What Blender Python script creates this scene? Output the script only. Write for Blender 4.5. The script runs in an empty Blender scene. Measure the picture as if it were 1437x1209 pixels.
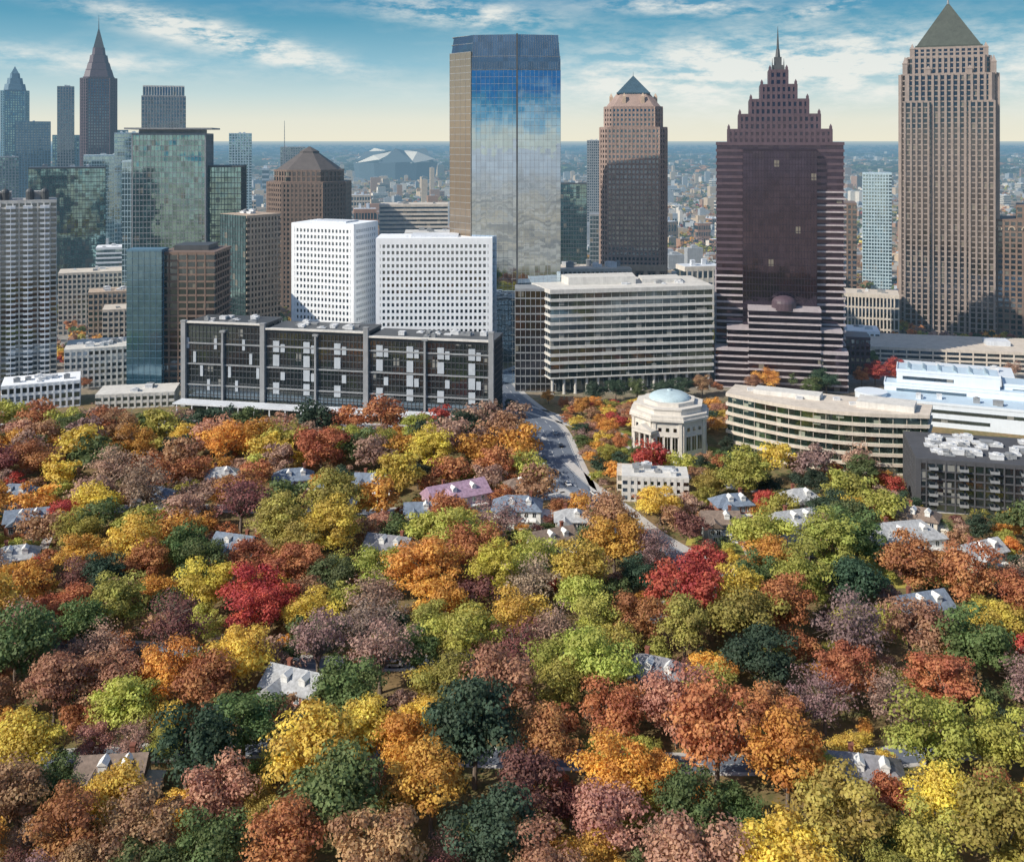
import bpy, math, random
import numpy as np
R=random.Random(7); NR=np.random.default_rng(7)
sc=bpy.context.scene
COL=sc.collection
rad=math.radians
from mathutils import Vector, Matrix
SUN=Vector((-0.71,-0.40,0.61)).normalized()

# ------------------------------------------------------------------ nodes
class NT:
    def __init__(s,nt): s.nt=nt
    def n(s,t,**k):
        nd=s.nt.nodes.new(t)
        for a,b in k.items(): setattr(nd,a,b)
        return nd
    def l(s,a,b): s.nt.links.new(a,b)
    def put(s,sock,v):
        if isinstance(v,bpy.types.NodeSocket): s.l(v,sock)
        else:
            if sock.type=='VECTOR' and len(v)==4: v=v[:3]
            sock.default_value=v
    def m(s,op,a,b=0.0,c=None,clamp=False):
        nd=s.n('ShaderNodeMath',operation=op); nd.use_clamp=clamp
        s.put(nd.inputs[0],a); s.put(nd.inputs[1],b)
        if c is not None: s.put(nd.inputs[2],c)
        return nd.outputs[0]
    def vm(s,op,a,b=None,scale=None):
        nd=s.n('ShaderNodeVectorMath',operation=op)
        s.put(nd.inputs[0],a)
        if b is not None: s.put(nd.inputs[1],b)
        if scale is not None: s.put(nd.inputs['Scale'],scale)
        return nd.outputs[0]
    def mix(s,f,a,b,bt='MIX'):
        nd=s.n('ShaderNodeMix',data_type='RGBA',blend_type=bt)
        s.put(nd.inputs[0],f); s.put(nd.inputs[6],a); s.put(nd.inputs[7],b)
        return nd.outputs[2]
    def noise(s,vec,scale,detail=3,rough=.55):
        nd=s.n('ShaderNodeTexNoise'); nd.inputs['Scale'].default_value=scale
        nd.inputs['Detail'].default_value=detail; nd.inputs['Roughness'].default_value=rough
        s.l(vec,nd.inputs['Vector']); return nd.outputs['Fac']
    def rng(s,v,a,b,c,d,smooth=False):
        nd=s.n('ShaderNodeMapRange'); 
        if smooth: nd.interpolation_type='SMOOTHSTEP'
        s.put(nd.inputs[0],v)
        for i,x in enumerate((a,b,c,d)): nd.inputs[i+1].default_value=x
        return nd.outputs[0]
def c4(c): return (c[0],c[1],c[2],1.0)

# aerial haze painted into the materials: bluish emission growing with world Y
hz=bpy.data.node_groups.new('painted_aerial_haze','ShaderNodeTree')
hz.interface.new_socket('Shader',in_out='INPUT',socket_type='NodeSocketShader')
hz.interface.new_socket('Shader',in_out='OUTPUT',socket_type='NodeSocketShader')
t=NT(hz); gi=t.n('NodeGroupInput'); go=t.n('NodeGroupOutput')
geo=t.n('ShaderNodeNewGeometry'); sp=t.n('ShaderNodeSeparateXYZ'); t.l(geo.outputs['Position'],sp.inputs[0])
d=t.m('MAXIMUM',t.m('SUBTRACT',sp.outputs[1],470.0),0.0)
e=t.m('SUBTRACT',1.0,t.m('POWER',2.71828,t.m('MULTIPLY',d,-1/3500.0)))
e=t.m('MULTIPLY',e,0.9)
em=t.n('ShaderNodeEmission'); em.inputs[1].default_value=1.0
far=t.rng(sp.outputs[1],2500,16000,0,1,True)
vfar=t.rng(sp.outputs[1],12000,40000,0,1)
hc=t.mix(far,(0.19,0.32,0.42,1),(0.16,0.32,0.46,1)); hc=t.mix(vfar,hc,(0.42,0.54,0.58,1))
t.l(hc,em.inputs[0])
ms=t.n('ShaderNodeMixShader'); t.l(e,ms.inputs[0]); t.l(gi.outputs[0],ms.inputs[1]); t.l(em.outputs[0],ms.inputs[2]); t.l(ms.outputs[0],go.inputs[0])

def newmat(name):
    m=bpy.data.materials.new(name); m.use_nodes=True; m.node_tree.nodes.clear()
    return m,NT(m.node_tree)
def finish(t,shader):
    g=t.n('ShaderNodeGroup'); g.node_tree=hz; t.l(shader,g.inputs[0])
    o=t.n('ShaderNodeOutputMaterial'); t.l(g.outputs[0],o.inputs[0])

def M(name,col,rough=.75,metal=0.0,var=.22,scale=.25,objcol=False):
    m,t=newmat(name)
    tc=t.n('ShaderNodeTexCoord')
    a=t.noise(tc.outputs['Object'],scale,5,.6)
    st=t.vm('MULTIPLY',tc.outputs['Object'],(1.0,1.0,.08))
    b=t.noise(st,1.1,3,.6)
    f=t.m('ADD',t.m('MULTIPLY',a,.6),t.m('MULTIPLY',b,.4))
    k=t.rng(f,.3,.7,1-var,1+var)
    if objcol:
        oi=t.n('ShaderNodeObjectInfo'); base=oi.outputs['Color']
    else: base=c4(col)
    cc=t.vm('SCALE',base,scale=k)
    p=t.n('ShaderNodeBsdfPrincipled'); t.l(cc,p.inputs['Base Color'])
    p.inputs['Roughness'].default_value=rough; p.inputs['Metallic'].default_value=metal
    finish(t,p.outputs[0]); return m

def GLASS(name,dark,refl,rough=.07,cell=(3,3,3.9),lit=(.22,.2,.16),litp=.05,metal=.75,tilt=.012,kv=.18):
    m,t=newmat(name)
    tc=t.n('ShaderNodeTexCoord'); ge=t.n('ShaderNodeNewGeometry')
    v=t.vm('DIVIDE',t.vm('ADD',tc.outputs['Object'],(.37,.37,.1)),cell)
    v=t.vm('FLOOR',v)
    wn=t.n('ShaderNodeTexWhiteNoise',noise_dimensions='3D'); t.l(v,wn.inputs['Vector'])
    off=t.vm('SCALE',t.vm('SUBTRACT',wn.outputs['Color'],(.5,.5,.5)),scale=tilt)
    wob=t.n('ShaderNodeTexNoise'); wob.inputs['Scale'].default_value=.1; wob.inputs['Detail'].default_value=3
    t.l(tc.outputs['Object'],wob.inputs['Vector'])
    off2=t.vm('SCALE',t.vm('SUBTRACT',wob.outputs['Color'],(.5,.5,.5)),scale=tilt*3)
    nn=t.vm('NORMALIZE',t.vm('ADD',t.vm('ADD',ge.outputs['Normal'],off),off2))
    k=t.rng(wn.outputs['Value'],0,1,1-kv,1+kv)
    p=t.n('ShaderNodeBsdfPrincipled')
    t.l(t.vm('SCALE',c4(refl),scale=k),p.inputs['Base Color']); p.inputs['Metallic'].default_value=1.0
    p.inputs['Roughness'].default_value=rough; t.l(nn,p.inputs['Normal'])
    q=t.n('ShaderNodeBsdfPrincipled'); q.inputs['Roughness'].default_value=.25
    isl=t.m('LESS_THAN',wn.outputs['Value'],litp)
    t.l(t.mix(isl,c4(dark),c4(lit)),q.inputs['Base Color'])
    x=t.n('ShaderNodeMixShader'); 
    t.l(t.m('MULTIPLY',t.m('SUBTRACT',1.0,t.m('MULTIPLY',isl,.6)),metal),x.inputs[0])
    t.l(q.outputs[0],x.inputs[1]); t.l(p.outputs[0],x.inputs[2])
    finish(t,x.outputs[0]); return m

# ------------------------------------------------------------------ mesh helper
def rot2(p,a): c,s=math.cos(a),math.sin(a); return (p[0]*c-p[1]*s,p[0]*s+p[1]*c)
class MB:
    def __init__(s): s.v=[];s.f=[];s.m=[]
    def prism(s,poly,z0,z1,mi=0,top=None,cap=True):
        n=len(poly); b=len(s.v); tp=top or poly
        s.v+=[(x,y,z0) for x,y in poly]+[(x,y,z1) for x,y in tp]
        for i in range(n):
            j=(i+1)%n; s.f.append((b+i,b+j,b+n+j,b+n+i)); s.m.append(mi)
        if cap:
            s.f.append(tuple(b+i for i in range(n-1,-1,-1))); s.m.append(mi)
            s.f.append(tuple(b+n+i for i in range(n))); s.m.append(mi)
    def box(s,x0,x1,y0,y1,z0,z1,mi=0): s.prism([(x0,y0),(x1,y0),(x1,y1),(x0,y1)],z0,z1,mi)
    def obox(s,cx,cy,a,lx,ly,z0,z1,mi=0):
        P=[rot2(p,a) for p in ((-lx/2,-ly/2),(lx/2,-ly/2),(lx/2,ly/2),(-lx/2,ly/2))]
        s.prism([(cx+p[0],cy+p[1]) for p in P],z0,z1,mi)
    def cyl(s,cx,cy,r0,r1,z0,z1,n=12,mi=0):
        A=[(math.cos(2*math.pi*i/n),math.sin(2*math.pi*i/n)) for i in range(n)]
        s.prism([(cx+r0*a,cy+r0*b) for a,b in A],z0,z1,mi,[(cx+r1*a,cy+r1*b) for a,b in A])
    def dome(s,cx,cy,r,h,z0,n=28,k=8,mi=0):
        for i in range(k):
            a0=math.pi/2*i/k;a1=math.pi/2*(i+1)/k
            s.cyl(cx,cy,r*math.cos(a0),max(r*math.cos(a1),.02),z0+h*math.sin(a0),z0+h*math.sin(a1),n,mi)
    def tube(s,p0,p1,r0,r1,n=6,mi=0):
        p0=Vector(p0);p1=Vector(p1);d=(p1-p0).normalized()
        u=d.orthogonal().normalized();w=d.cross(u);b=len(s.v)
        for p,r in((p0,r0),(p1,r1)):
            for i in range(n):
                a=2*math.pi*i/n; s.v.append(tuple(p+u*(r*math.cos(a))+w*(r*math.sin(a))))
        for i in range(n):
            j=(i+1)%n; s.f.append((b+i,b+j,b+n+j,b+n+i)); s.m.append(mi)
        s.f.append(tuple(b+n+i for i in range(n))); s.m.append(mi)
    def mesh(s,name,mats,smooth=False):
        me=bpy.data.meshes.new(name); me.from_pydata(s.v,[],s.f)
        for m in mats: me.materials.append(m)
        if len(mats)>1: me.polygons.foreach_set('material_index',s.m)
        if smooth: me.polygons.foreach_set('use_smooth',[True]*len(s.f))
        me.update(); return me
    def obj(s,name,mats,parent=None,smooth=False,loc=(0,0,0),rz=0,**props):
        if not isinstance(mats,(list,tuple)): mats=[mats]
        return put(name,s.mesh(name,mats,smooth),parent,loc,rz,**props)
def put(name,data,parent=None,loc=(0,0,0),rz=0,**props):
    o=bpy.data.objects.new(name,data); COL.objects.link(o)
    o.location=loc; o.rotation_euler=(0,0,rz)
    if parent: o.parent=parent
    for k,v in props.items(): o[k]=v
    return o
def thing(name,label,cat,x,y,rz=0,z=0,group=None):
    o=bpy.data.objects.new(name,None); COL.objects.link(o); o.empty_display_size=2
    o.location=(x,y,z); o.rotation_euler=(0,0,rad(rz)); o['label']=label; o['category']=cat
    if group: o['group']=group
    return o
def rect(w,d,cx=0,cy=0,ch=0):
    a,b=w/2,d/2
    if ch<=0: P=[(-a,-b),(a,-b),(a,b),(-a,b)]
    else: P=[(-a+ch,-b),(a-ch,-b),(a,-b+ch),(a,b-ch),(a-ch,b),(-a+ch,b),(-a,b-ch),(-a,-b+ch)]
    return [(cx+x,cy+y) for x,y in P]
def offset(poly,d):
    n=len(poly);out=[]
    for i in range(n):
        p0=Vector(poly[i-1]);p1=Vector(poly[i]);p2=Vector(poly[(i+1)%n])
        a=(p1-p0).normalized();b=(p2-p1).normalized()
        na=Vector((a.y,-a.x));nb=Vector((b.y,-b.x)); k=na+nb; k=k/(max(.15,k.dot(na)))
        out.append((p1.x+k.x*d,p1.y+k.y*d))
    return out
def lattice(parent,poly,z0,z1,fh,bay,sp,pw,rel,wall,glass,prel=None,par=1.1,wn='wall',gn='glazing',corner=0.0):
    nf=max(1,round((z1-z0)/fh)); fh=(z1-z0)/nf
    g=MB(); g.prism(poly,z0,z1-.2); g.obj(gn,glass,parent,kind='stuff')
    w=MB(); ring=offset(poly,rel)
    for i in range(nf+1):
        z=z0+i*fh
        a=max(z0+.01,z-sp/2); b=z+sp/2 if i<nf else z1+par
        if b-a>.05: w.prism(ring,a,b)
    pr=(prel if prel is not None else rel+.15)
    n=len(poly)
    if pw>0:
        for i in range(n):
            p=Vector(poly[i]);q=Vector(poly[(i+1)%n]);L=(q-p).length
            if L<1.5: continue
            d=(q-p)/L;nm=Vector((d.y,-d.x));k=max(1,round(L/bay));a=math.atan2(d.y,d.x)
            for j in range(1,k):
                c=p+d*(L*j/k)+nm*(pr/2-.05)
                w.obox(c.x,c.y,a,pw,pr+.1,z0,z1+par*.6)
    if corner>0:
        o2=offset(poly,pr-corner/2+.02)
        for i,(x,y) in enumerate(o2):
            q=poly[(i+1)%n]; a=math.atan2(q[1]-poly[i][1],q[0]-poly[i][0])
            w.obox(x,y,a,corner,corner,z0,z1+par*.7)
    w.obj(wn,wall,parent)
    return nf,fh
def units(parent,w,d,z,n,cx=0,cy=0,mat=None,big=1.0):
    for i in range(n):
        b=MB(); a=R.uniform(2,5)*big;c=R.uniform(2,4)*big;h=R.uniform(1.2,3)*big
        b.box(-a/2,a/2,-c/2,c/2,0,h*.85); b.box(-a/2-.1,a/2+.1,-c/2-.1,c/2+.1,h*.85,h)
        if R.random()<.5: b.cyl(0,0,a*.3,a*.3,h,h+.5,10)
        b.obj('rooftop_unit',mat or R.choice((m_unit,m_unit,m_gray)),parent,loc=(cx+R.uniform(-.42,.42)*w,cy+R.uniform(-.4,.4)*d,z))
def windows(parent,p,q,z0,nf,fh,n,ww,wh,out,mat,limit=100,name='window'):
    """individual window panes along one wall; past the limit the rest go in one piece"""
    p=Vector(p);q=Vector(q);L=(q-p).length;d=(q-p)/L;nm=Vector((d.y,-d.x));a=math.atan2(d.y,d.x)
    b=MB(); b.box(-ww/2,ww/2,-.06,.06,-wh/2,wh/2,0); b.box(-.05,.05,-.1,.0,-wh/2,wh/2,1); b.box(-ww/2,ww/2,-.12,.02,-wh/2-.08,-wh/2+.08,1)
    me=b.mesh(name,[mat,m_frame]); rest=MB();cnt=0
    for f in range(nf):
        for j in range(n):
            c=p+d*(L*(j+.5)/n)+nm*out; z=z0+(nf-1-f+.5)*fh
            if cnt<limit: put(name,me,parent,(c.x,c.y,z),a)
            else: rest.obox(c.x,c.y,a,ww,.12,z-wh/2,z+wh/2)
            cnt+=1
    if cnt>limit: rest.obj(name,mat,parent,kind='stuff')
    return cnt

# ------------------------------------------------------------------ materials
m_white=M('white_concrete',(.82,.84,.86),.7,var=.08)
m_museum=M('white_enamel_panel',(.68,.74,.80),.5,var=.07)
m_offw=M('pale_concrete',(.60,.58,.54),.8)
m_cream=M('cream_stone',(.58,.51,.43),.8)
m_church=M('pale_limestone',(.62,.58,.52),.8,var=.18)
m_tan=M('tan_stone',(.46,.35,.26),.8)
m_brown=M('brown_granite',(.19,.13,.10),.6)
m_pinkb=M('rose_granite',(.31,.225,.19),.6)
m_grtan=M('grey_tan_granite',(.29,.235,.205),.55)
m_mauve=M('mauve_granite',(.095,.065,.08),.4)
m_maroon=M('dark_maroon_granite',(.03,.02,.03),.35)
m_band=M('pale_band_stone',(.42,.37,.38),.6)
m_gray=M('grey_metal',(.25,.26,.27),.6)
m_dgray=M('dark_grey_metal',(.07,.075,.08),.5)
m_conc=M('grey_concrete',(.26,.27,.28),.8)
m_unit=M('rooftop_unit_paint',(.60,.61,.62),.6)
m_frame=M('window_frame_paint',(.30,.31,.32),.6)
m_bluew=M('blue_grey_wall',(.10,.19,.26),.5)
m_roofw=M('white_roof_membrane',(.60,.63,.67),.8,var=.25,scale=.1)
m_roofg=M('gravel_roof',(.38,.37,.36),.9,var=.3,scale=.2)
m_copper=M('dark_blue_metal_roof',(.05,.095,.13),.4,var=.3)
m_dome=M('pale_grey_blue_dome_paint',(.44,.55,.58),.5,var=.2)
m_ltblue=M('pale_blue_panel',(.42,.53,.58),.6)
m_dark=M('dark_grey_brick',(.07,.072,.08),.8)
m_roofd=M('dark_roof_tile',(.10,.085,.08),.8)
m_red=M('red_brick',(.22,.08,.05),.85)
m_panel=M('grey_white_panel',(.42,.46,.50),.6,var=.15)
g_teal=GLASS('teal_glass',(.012,.035,.035),(.30,.47,.47),tilt=.03,kv=.3)
g_slab=GLASS('blue_slab_glass',(.03,.10,.15),(.32,.48,.58),.12,metal=.5,litp=-1)
g_dark=GLASS('dark_glass',(.014,.02,.026),(.22,.28,.34),metal=.6)
g_brown=GLASS('bronze_glass',(.025,.02,.018),(.24,.22,.22),metal=.55)
g_mirror=GLASS('mirror_glass',(.01,.02,.035),(.50,.62,.74),.02,(3.2,3.2,4.1),litp=-1,metal=.95,tilt=.006,kv=.08)
g_side=GLASS('tan_mirror_glass',(.24,.185,.13),(.48,.40,.32),.12,(3.2,3.2,4.1),litp=-1,metal=.4,tilt=.004,kv=.08)
g_smoke=GLASS('smoked_screen_glass',(.07,.08,.09),(.38,.44,.48),.12,metal=.6,tilt=.004,litp=-1)
g_wine=GLASS('wine_glass',(.012,.009,.016),(.17,.13,.18),.06,metal=.4,litp=.01,tilt=.01)
g_light=GLASS('pale_cyan_glass',(.06,.10,.11),(.45,.6,.62),metal=.7)
g_muted=GLASS('muted_blue_glass',(.03,.042,.052),(.28,.36,.42),.1,metal=.6,litp=.05,lit=(.3,.3,.28))
g_green=GLASS('green_band_glass',(.03,.05,.045),(.32,.44,.42),.08,metal=.65,litp=.08,lit=(.35,.38,.3))
g_win=GLASS('window_pane_glass',(.02,.03,.045),(.3,.38,.45),cell=(4,4,4),metal=.5,lit=(.2,.19,.17),litp=.1,tilt=.03)

# ------------------------------------------------------------------ world
w=bpy.data.worlds.new('World'); sc.world=w; w.use_nodes=True; w.node_tree.nodes.clear(); t=NT(w.node_tree)
tc=t.n('ShaderNodeTexCoord'); sp=t.n('ShaderNodeSeparateXYZ'); t.l(tc.outputs['Generated'],sp.inputs[0])
X,Y,Z=sp.outputs
hor=t.m('SQRT',t.m('ADD',t.m('MULTIPLY',X,X),t.m('MULTIPLY',Y,Y)))
v=t.m('DIVIDE',Z,t.m('MAXIMUM',hor,.02)); u=t.m('ARCTAN2',X,Y)
back=t.m('MAXIMUM',t.m('MULTIPLY',Y,-1.0),0.0)
pos=t.m('MULTIPLY',t.m('MULTIPLY',v,1/.6),t.m('ADD',1.0,t.m('MULTIPLY',back,2.6)),clamp=True)
cr=t.n('ShaderNodeValToRGB'); t.l(pos,cr.inputs[0])
els=cr.color_ramp.elements
els[0].position=0; els[0].color=(.84,.81,.66,1); els[1].position=1; els[1].color=(.24,.42,.68,1)
for p_,c_ in ((.03,(.78,.79,.68)),(.07,(.56,.70,.70)),(.12,(.29,.53,.64)),(.19,(.11,.35,.50)),(.32,(.04,.20,.44)),(.6,(.10,.30,.58))):
    q=els.new(p_); q.color=c4(c_)
vec=t.vm('MULTIPLY',tc.outputs['Generated'],(7.0,7.0,26.0))
n1=t.noise(vec,1.3,6,.6)
vec2=t.vm('MULTIPLY',tc.outputs['Generated'],(26.0,26.0,90.0)); n2=t.noise(vec2,1.0,5,.65)
cloud=None
for (cu,cv,ru,rv,sl,st) in ((-.275,.094,.11,.013,-.22,2.0),(.24,.066,.19,.032,.05,2.0),(-.05,.122,.09,.014,-.1,1.4),(.165,.127,.08,.008,-.05,1.4),
      (.30,.123,.035,.007,.2,1.3),(-.40,.070,.12,.012,-.05,.9),(.45,.05,.12,.03,0,.8),(2.75,.03,.5,.02,0,.8)):
    du=t.m('SUBTRACT',u,cu); dv=t.m('SUBTRACT',t.m('SUBTRACT',v,cv),t.m('MULTIPLY',du,sl))
    a=t.m('DIVIDE',du,ru);b=t.m('DIVIDE',dv,rv)
    g=t.m('MULTIPLY',t.m('POWER',2.71828,t.m('MULTIPLY',t.m('ADD',t.m('MULTIPLY',a,a),t.m('MULTIPLY',b,b)),-1.0)),st)
    cloud=g if cloud is None else t.m('ADD',cloud,g)
tex=t.rng(t.m('ADD',t.m('MULTIPLY',n1,.5),t.m('MULTIPLY',n2,.5)),.42,.60,0,1.1)
cf=t.m('ADD',t.m('MULTIPLY',cloud,tex),t.m('MULTIPLY',t.rng(n1,.56,.75,0,.12),1.0),clamp=True)
cf=t.m('MULTIPLY',cf,.85)
colr=t.mix(cf,cr.outputs[0],(.88,.88,.82,1))
sky=t.n('ShaderNodeTexSky',sky_type='NISHITA'); sky.sun_disc=False; sky.sun_elevation=math.asin(SUN.z); sky.sun_rotation=math.atan2(SUN.x,SUN.y)
b1=t.n('ShaderNodeBackground'); b1.inputs[1].default_value=.15; t.l(sky.outputs[0],b1.inputs[0])
b2=t.n('ShaderNodeBackground'); b2.inputs[1].default_value=1.0; t.l(colr,b2.inputs[0])
mx=t.n('ShaderNodeMixShader'); t.l(t.rng(v,.3,.7,0,1,True),mx.inputs[0]); t.l(b2.outputs[0],mx.inputs[1]); t.l(b1.outputs[0],mx.inputs[2])
wo=t.n('ShaderNodeOutputWorld'); t.l(mx.outputs[0],wo.inputs[0])

L=bpy.data.lights.new('sun','SUN'); L.energy=5.0; L.angle=rad(.5); L.color=(1,.92,.79)
so=bpy.data.objects.new('sun',L); COL.objects.link(so); so.rotation_euler=(-SUN).to_track_quat('-Z','Y').to_euler(); so.location=(0,0,400)

cam=bpy.data.cameras.new('camera'); co=bpy.data.objects.new('camera',cam); COL.objects.link(co)
co.location=(0,0,145); co.rotation_euler=(rad(90),0,0); cam.lens=36; cam.sensor_width=36; cam.sensor_fit='HORIZONTAL'; cam.shift_y=-.285
cam.clip_start=1; cam.clip_end=80000; sc.camera=co
sc.view_settings.view_transform='Standard'; sc.view_settings.look='None'; sc.view_settings.exposure=0

# ------------------------------------------------------------------ ground
m,t=newmat('ground_cover'); ge=t.n('ShaderNodeNewGeometry')
P=ge.outputs['Position']
a=t.noise(P,.05,6,.6); b=t.noise(P,.4,5,.65); c=t.noise(P,.003,5,.6); f3=t.noise(t.vm('MULTIPLY',P,(1.0,.3,1.0)),.008,7,.75)
near=t.mix(t.rng(a,.4,.6,0,1),(.10,.11,.035,1),(.19,.13,.06,1))
near=t.mix(t.rng(b,.42,.68,0,.7),near,(.30,.20,.10,1))
cell=t.n('ShaderNodeTexVoronoi'); cell.inputs['Scale'].default_value=.018; t.l(P,cell.inputs['Vector'])
hs=t.n('ShaderNodeSeparateColor'); t.l(cell.outputs['Color'],hs.inputs[0])
urb=t.mix(hs.outputs[0],(.18,.16,.15,1),(.60,.54,.46,1))
farc=t.mix(t.rng(f3,.44,.56,0,1),(.035,.045,.03,1),(.28,.18,.10,1))
farc=t.mix(t.m('MULTIPLY',t.rng(c,.44,.56,0,1),t.rng(hs.outputs[1],.3,.55,0,.7)),farc,urb)
sy=t.n('ShaderNodeSeparateXYZ'); t.l(P,sy.inputs[0])
mid=t.mix(t.rng(sy.outputs[1],560,620,0,1),near,t.mix(t.rng(b,.4,.6,0,1),(.2,.19,.18,1),(.33,.31,.28,1)))
col=t.mix(t.rng(sy.outputs[1],760,1100,0,1),mid,farc)
# unseen district behind the camera: sunlit warmth painted into the ground for glass reflections
mot=t.noise(t.vm('MULTIPLY',P,(1.0,.4,1.0)),.012,5,.6)
rear=t.mix(t.rng(mot,.42,.58,0,1),(.56,.43,.28,1),(.28,.24,.19,1)); rear=t.mix(t.rng(hs.outputs[1],.5,.8,0,.6),rear,(.72,.60,.45,1))
rear=t.mix(t.rng(sy.outputs[1],-3500,-700,.75,0),rear,(.60,.60,.58,1))
col=t.mix(t.rng(sy.outputs[1],60,160,1,0),col,rear)
p=t.n('ShaderNodeBsdfPrincipled'); p.inputs['Roughness'].default_value=.95; t.l(col,p.inputs['Base Color']); finish(t,p.outputs[0])
m_ground=m
g=MB(); g.v=[(-45000,-12000,0),(45000,-12000,0),(45000,60000,0),(-45000,60000,0)]; g.f=[(0,1,2,3)]; g.m=[0]
g.obj('ground',m_ground,kind='structure')
m_asph=M('asphalt',(.13,.155,.20),.85,var=.3,scale=.08)
m_walk=M('concrete_pavement',(.46,.45,.44),.9,var=.2)
m_mark=M('road_marking_paint',(.75,.75,.72),.7,var=.1)
m_lawn=M('lawn_grass',(.20,.23,.05),.9,var=.4,scale=.15)
m_lawny=M('dry_lawn_grass',(.40,.36,.08),.9,var=.4,scale=.15)
def smoothline(pts,k=8):
    out=[];n=len(pts)
    for i in range(n-1):
        p0=Vector(pts[max(i-1,0)]);p1=Vector(pts[i]);p2=Vector(pts[i+1]);p3=Vector(pts[min(i+2,n-1)])
        for j in range(k):
            s=j/k; out.append(.5*((2*p1)+(p2-p0)*s+(2*p0-5*p1+4*p2-p3)*s*s+(3*p1-p0-3*p2+p3)*s**3))
    out.append(Vector(pts[-1])); return out
ROADS=[]
zr=.004
def ribbon(mb,line,o0,o1,z,h=None,seg=None):
    pts=[]
    for i,p in enumerate(line):
        d=(line[min(i+1,len(line)-1)]-line[max(i-1,0)]).normalized(); nn=Vector((d.y,-d.x)); pts.append((p+nn*o0,p+nn*o1))
    for i in range(len(line)-1):
        if seg and not seg(i): continue
        a,b=pts[i];c,d=pts[i+1]
        quad=[(a.x,a.y),(c.x,c.y),(d.x,d.y),(b.x,b.y)]
        k=len(mb.v)
        if h is None:
            mb.v+=[(x,y,z) for x,y in quad]; mb.f.append((k+3,k+2,k+1,k)); mb.m.append(0)
        else: mb.prism([quad[3],quad[2],quad[1],quad[0]],z,h)
def road(pts,wd,clear=1.0,walk=2.5,see=0):
    global zr
    line=smoothline(pts,14); ROADS.append((line,wd,clear,see))
    zr+=.004
    a=MB(); ribbon(a,line,-wd/2,wd/2,zr); a.obj('road',m_asph,kind='structure')
    b=MB()
    for o in ([0] if wd<14 else [-wd/4,0,wd/4]): ribbon(b,line,o-.09,o+.09,zr+.004,seg=(lambda i:i%2==0))
    if wd>8: ribbon(b,line,-wd/2+.4,-wd/2+.55,zr+.004); ribbon(b,line,wd/2-.55,wd/2-.4,zr+.004)
    b.obj('road_marking',m_mark,kind='structure')
    c=MB()
    ribbon(c,line,-wd/2-walk,-wd/2,.0,.13); ribbon(c,line,wd/2,wd/2+walk,.0,.13)
    c.obj('pavement',m_walk,kind='structure')
road([(-16,640),(-4,580),(14,518),(19,470),(22,432),(23,412)],20,.8,2.5,22)
road([(17,462),(26,430),(38,400),(48,372),(60,350),(74,336)],11,.7,4,17)
road([(4,556),(30,524),(52,498),(72,452),(92,430),(140,408),(220,395)],7,.6,2,9)
road([(-330,505),(-200,520),(-90,518),(-5,500),(14,490)],9,1,2.5,8)
road([(-190,400),(-110,402),(-60,396),(-5,412),(20,424)],6,.2,1.4,6)
road([(-180,300),(-110,292),(-50,283),(10,290),(50,318),(74,338)],6,-.5,1.2)
road([(-130,236),(-60,244),(0,240),(70,238),(140,250)],6,-.5,1.2)
b=MB(); b.v=[(x,y,.02) for x,y in ((110,330),(152,332),(150,352),(112,349))]; b.f=[(0,1,2,3)]; b.m=[0]; b.obj('lawn',m_lawny,kind='structure')
b=MB(); b.v=[(x,y,.024) for x,y in ((62,366),(84,358),(90,374),(66,380))]; b.f=[(0,1,2,3)]; b.m=[0]; b.obj('lawn',m_lawny,kind='structure')
b=MB(); b.v=[(x,y,.04) for x,y in ((38,470),(56,452),(96,446),(102,476),(60,512),(40,500))]; b.f=[tuple(range(6))]; b.m=[0]; b.obj('lawn',m_lawn,kind='structure')

# ------------------------------------------------------------------ near and mid buildings
BL=[]   # footprints kept clear of trees: (cx,cy,halfx,halfy)
def tower(name,label,cat,x,y,rz,w,d,clear=True):
    if clear: BL.append((x,y,w/2+3,d/2+3))
    return thing(name,label,cat,x,y,rz)

T=tower('apartment_tower','tall pale grey apartment tower with stacked bay windows and small domes','building',-290,607,24,38,24)
lattice(T,rect(36,22),0,108,3.1,3.2,1.1,.7,.35,m_offw,g_dark)
for x in (-14,-6,3,12):
    lattice(T,rect(4.6,2.4,x,-12.2),0,105,3.1,2.2,1.2,.3,.2,m_white,g_dark,wn='bay_wall',gn='bay_window')
b=MB(); b.box(-18,18,-11,11,109.1,109.4); b.box(-14,-6,-6,6,109,114); b.box(4,12,-6,6,109,114); b.obj('roof',m_roofg,T)
for x in (-15,-9,4,12):
    b=MB(); b.cyl(x,-8,2.2,2.2,109,113.5,12); b.dome(x,-8,2.4,2.6,113.5,12,4); b.cyl(x,-8,.2,.05,116,118,6); b.obj('turret',m_dgray,T)

T=tower('office_block','brown office block with a flat blue glass slab wing','building',-198,603,0,56,46)
lattice(T,rect(20,12,-11.5,-14),0,81,4.1,3.3,.3,.12,.08,m_bluew,g_slab,wn='slab_mullion_grid',gn='slab_glazing')
lattice(T,rect(31,34,11.5,2),0,79,3.9,5.2,1.1,.7,.5,m_brown,g_dark)
b=MB(); b.prism(rect(20,20,11,4),79,83); b.obj('roof_plant',m_dgray,T)

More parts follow.
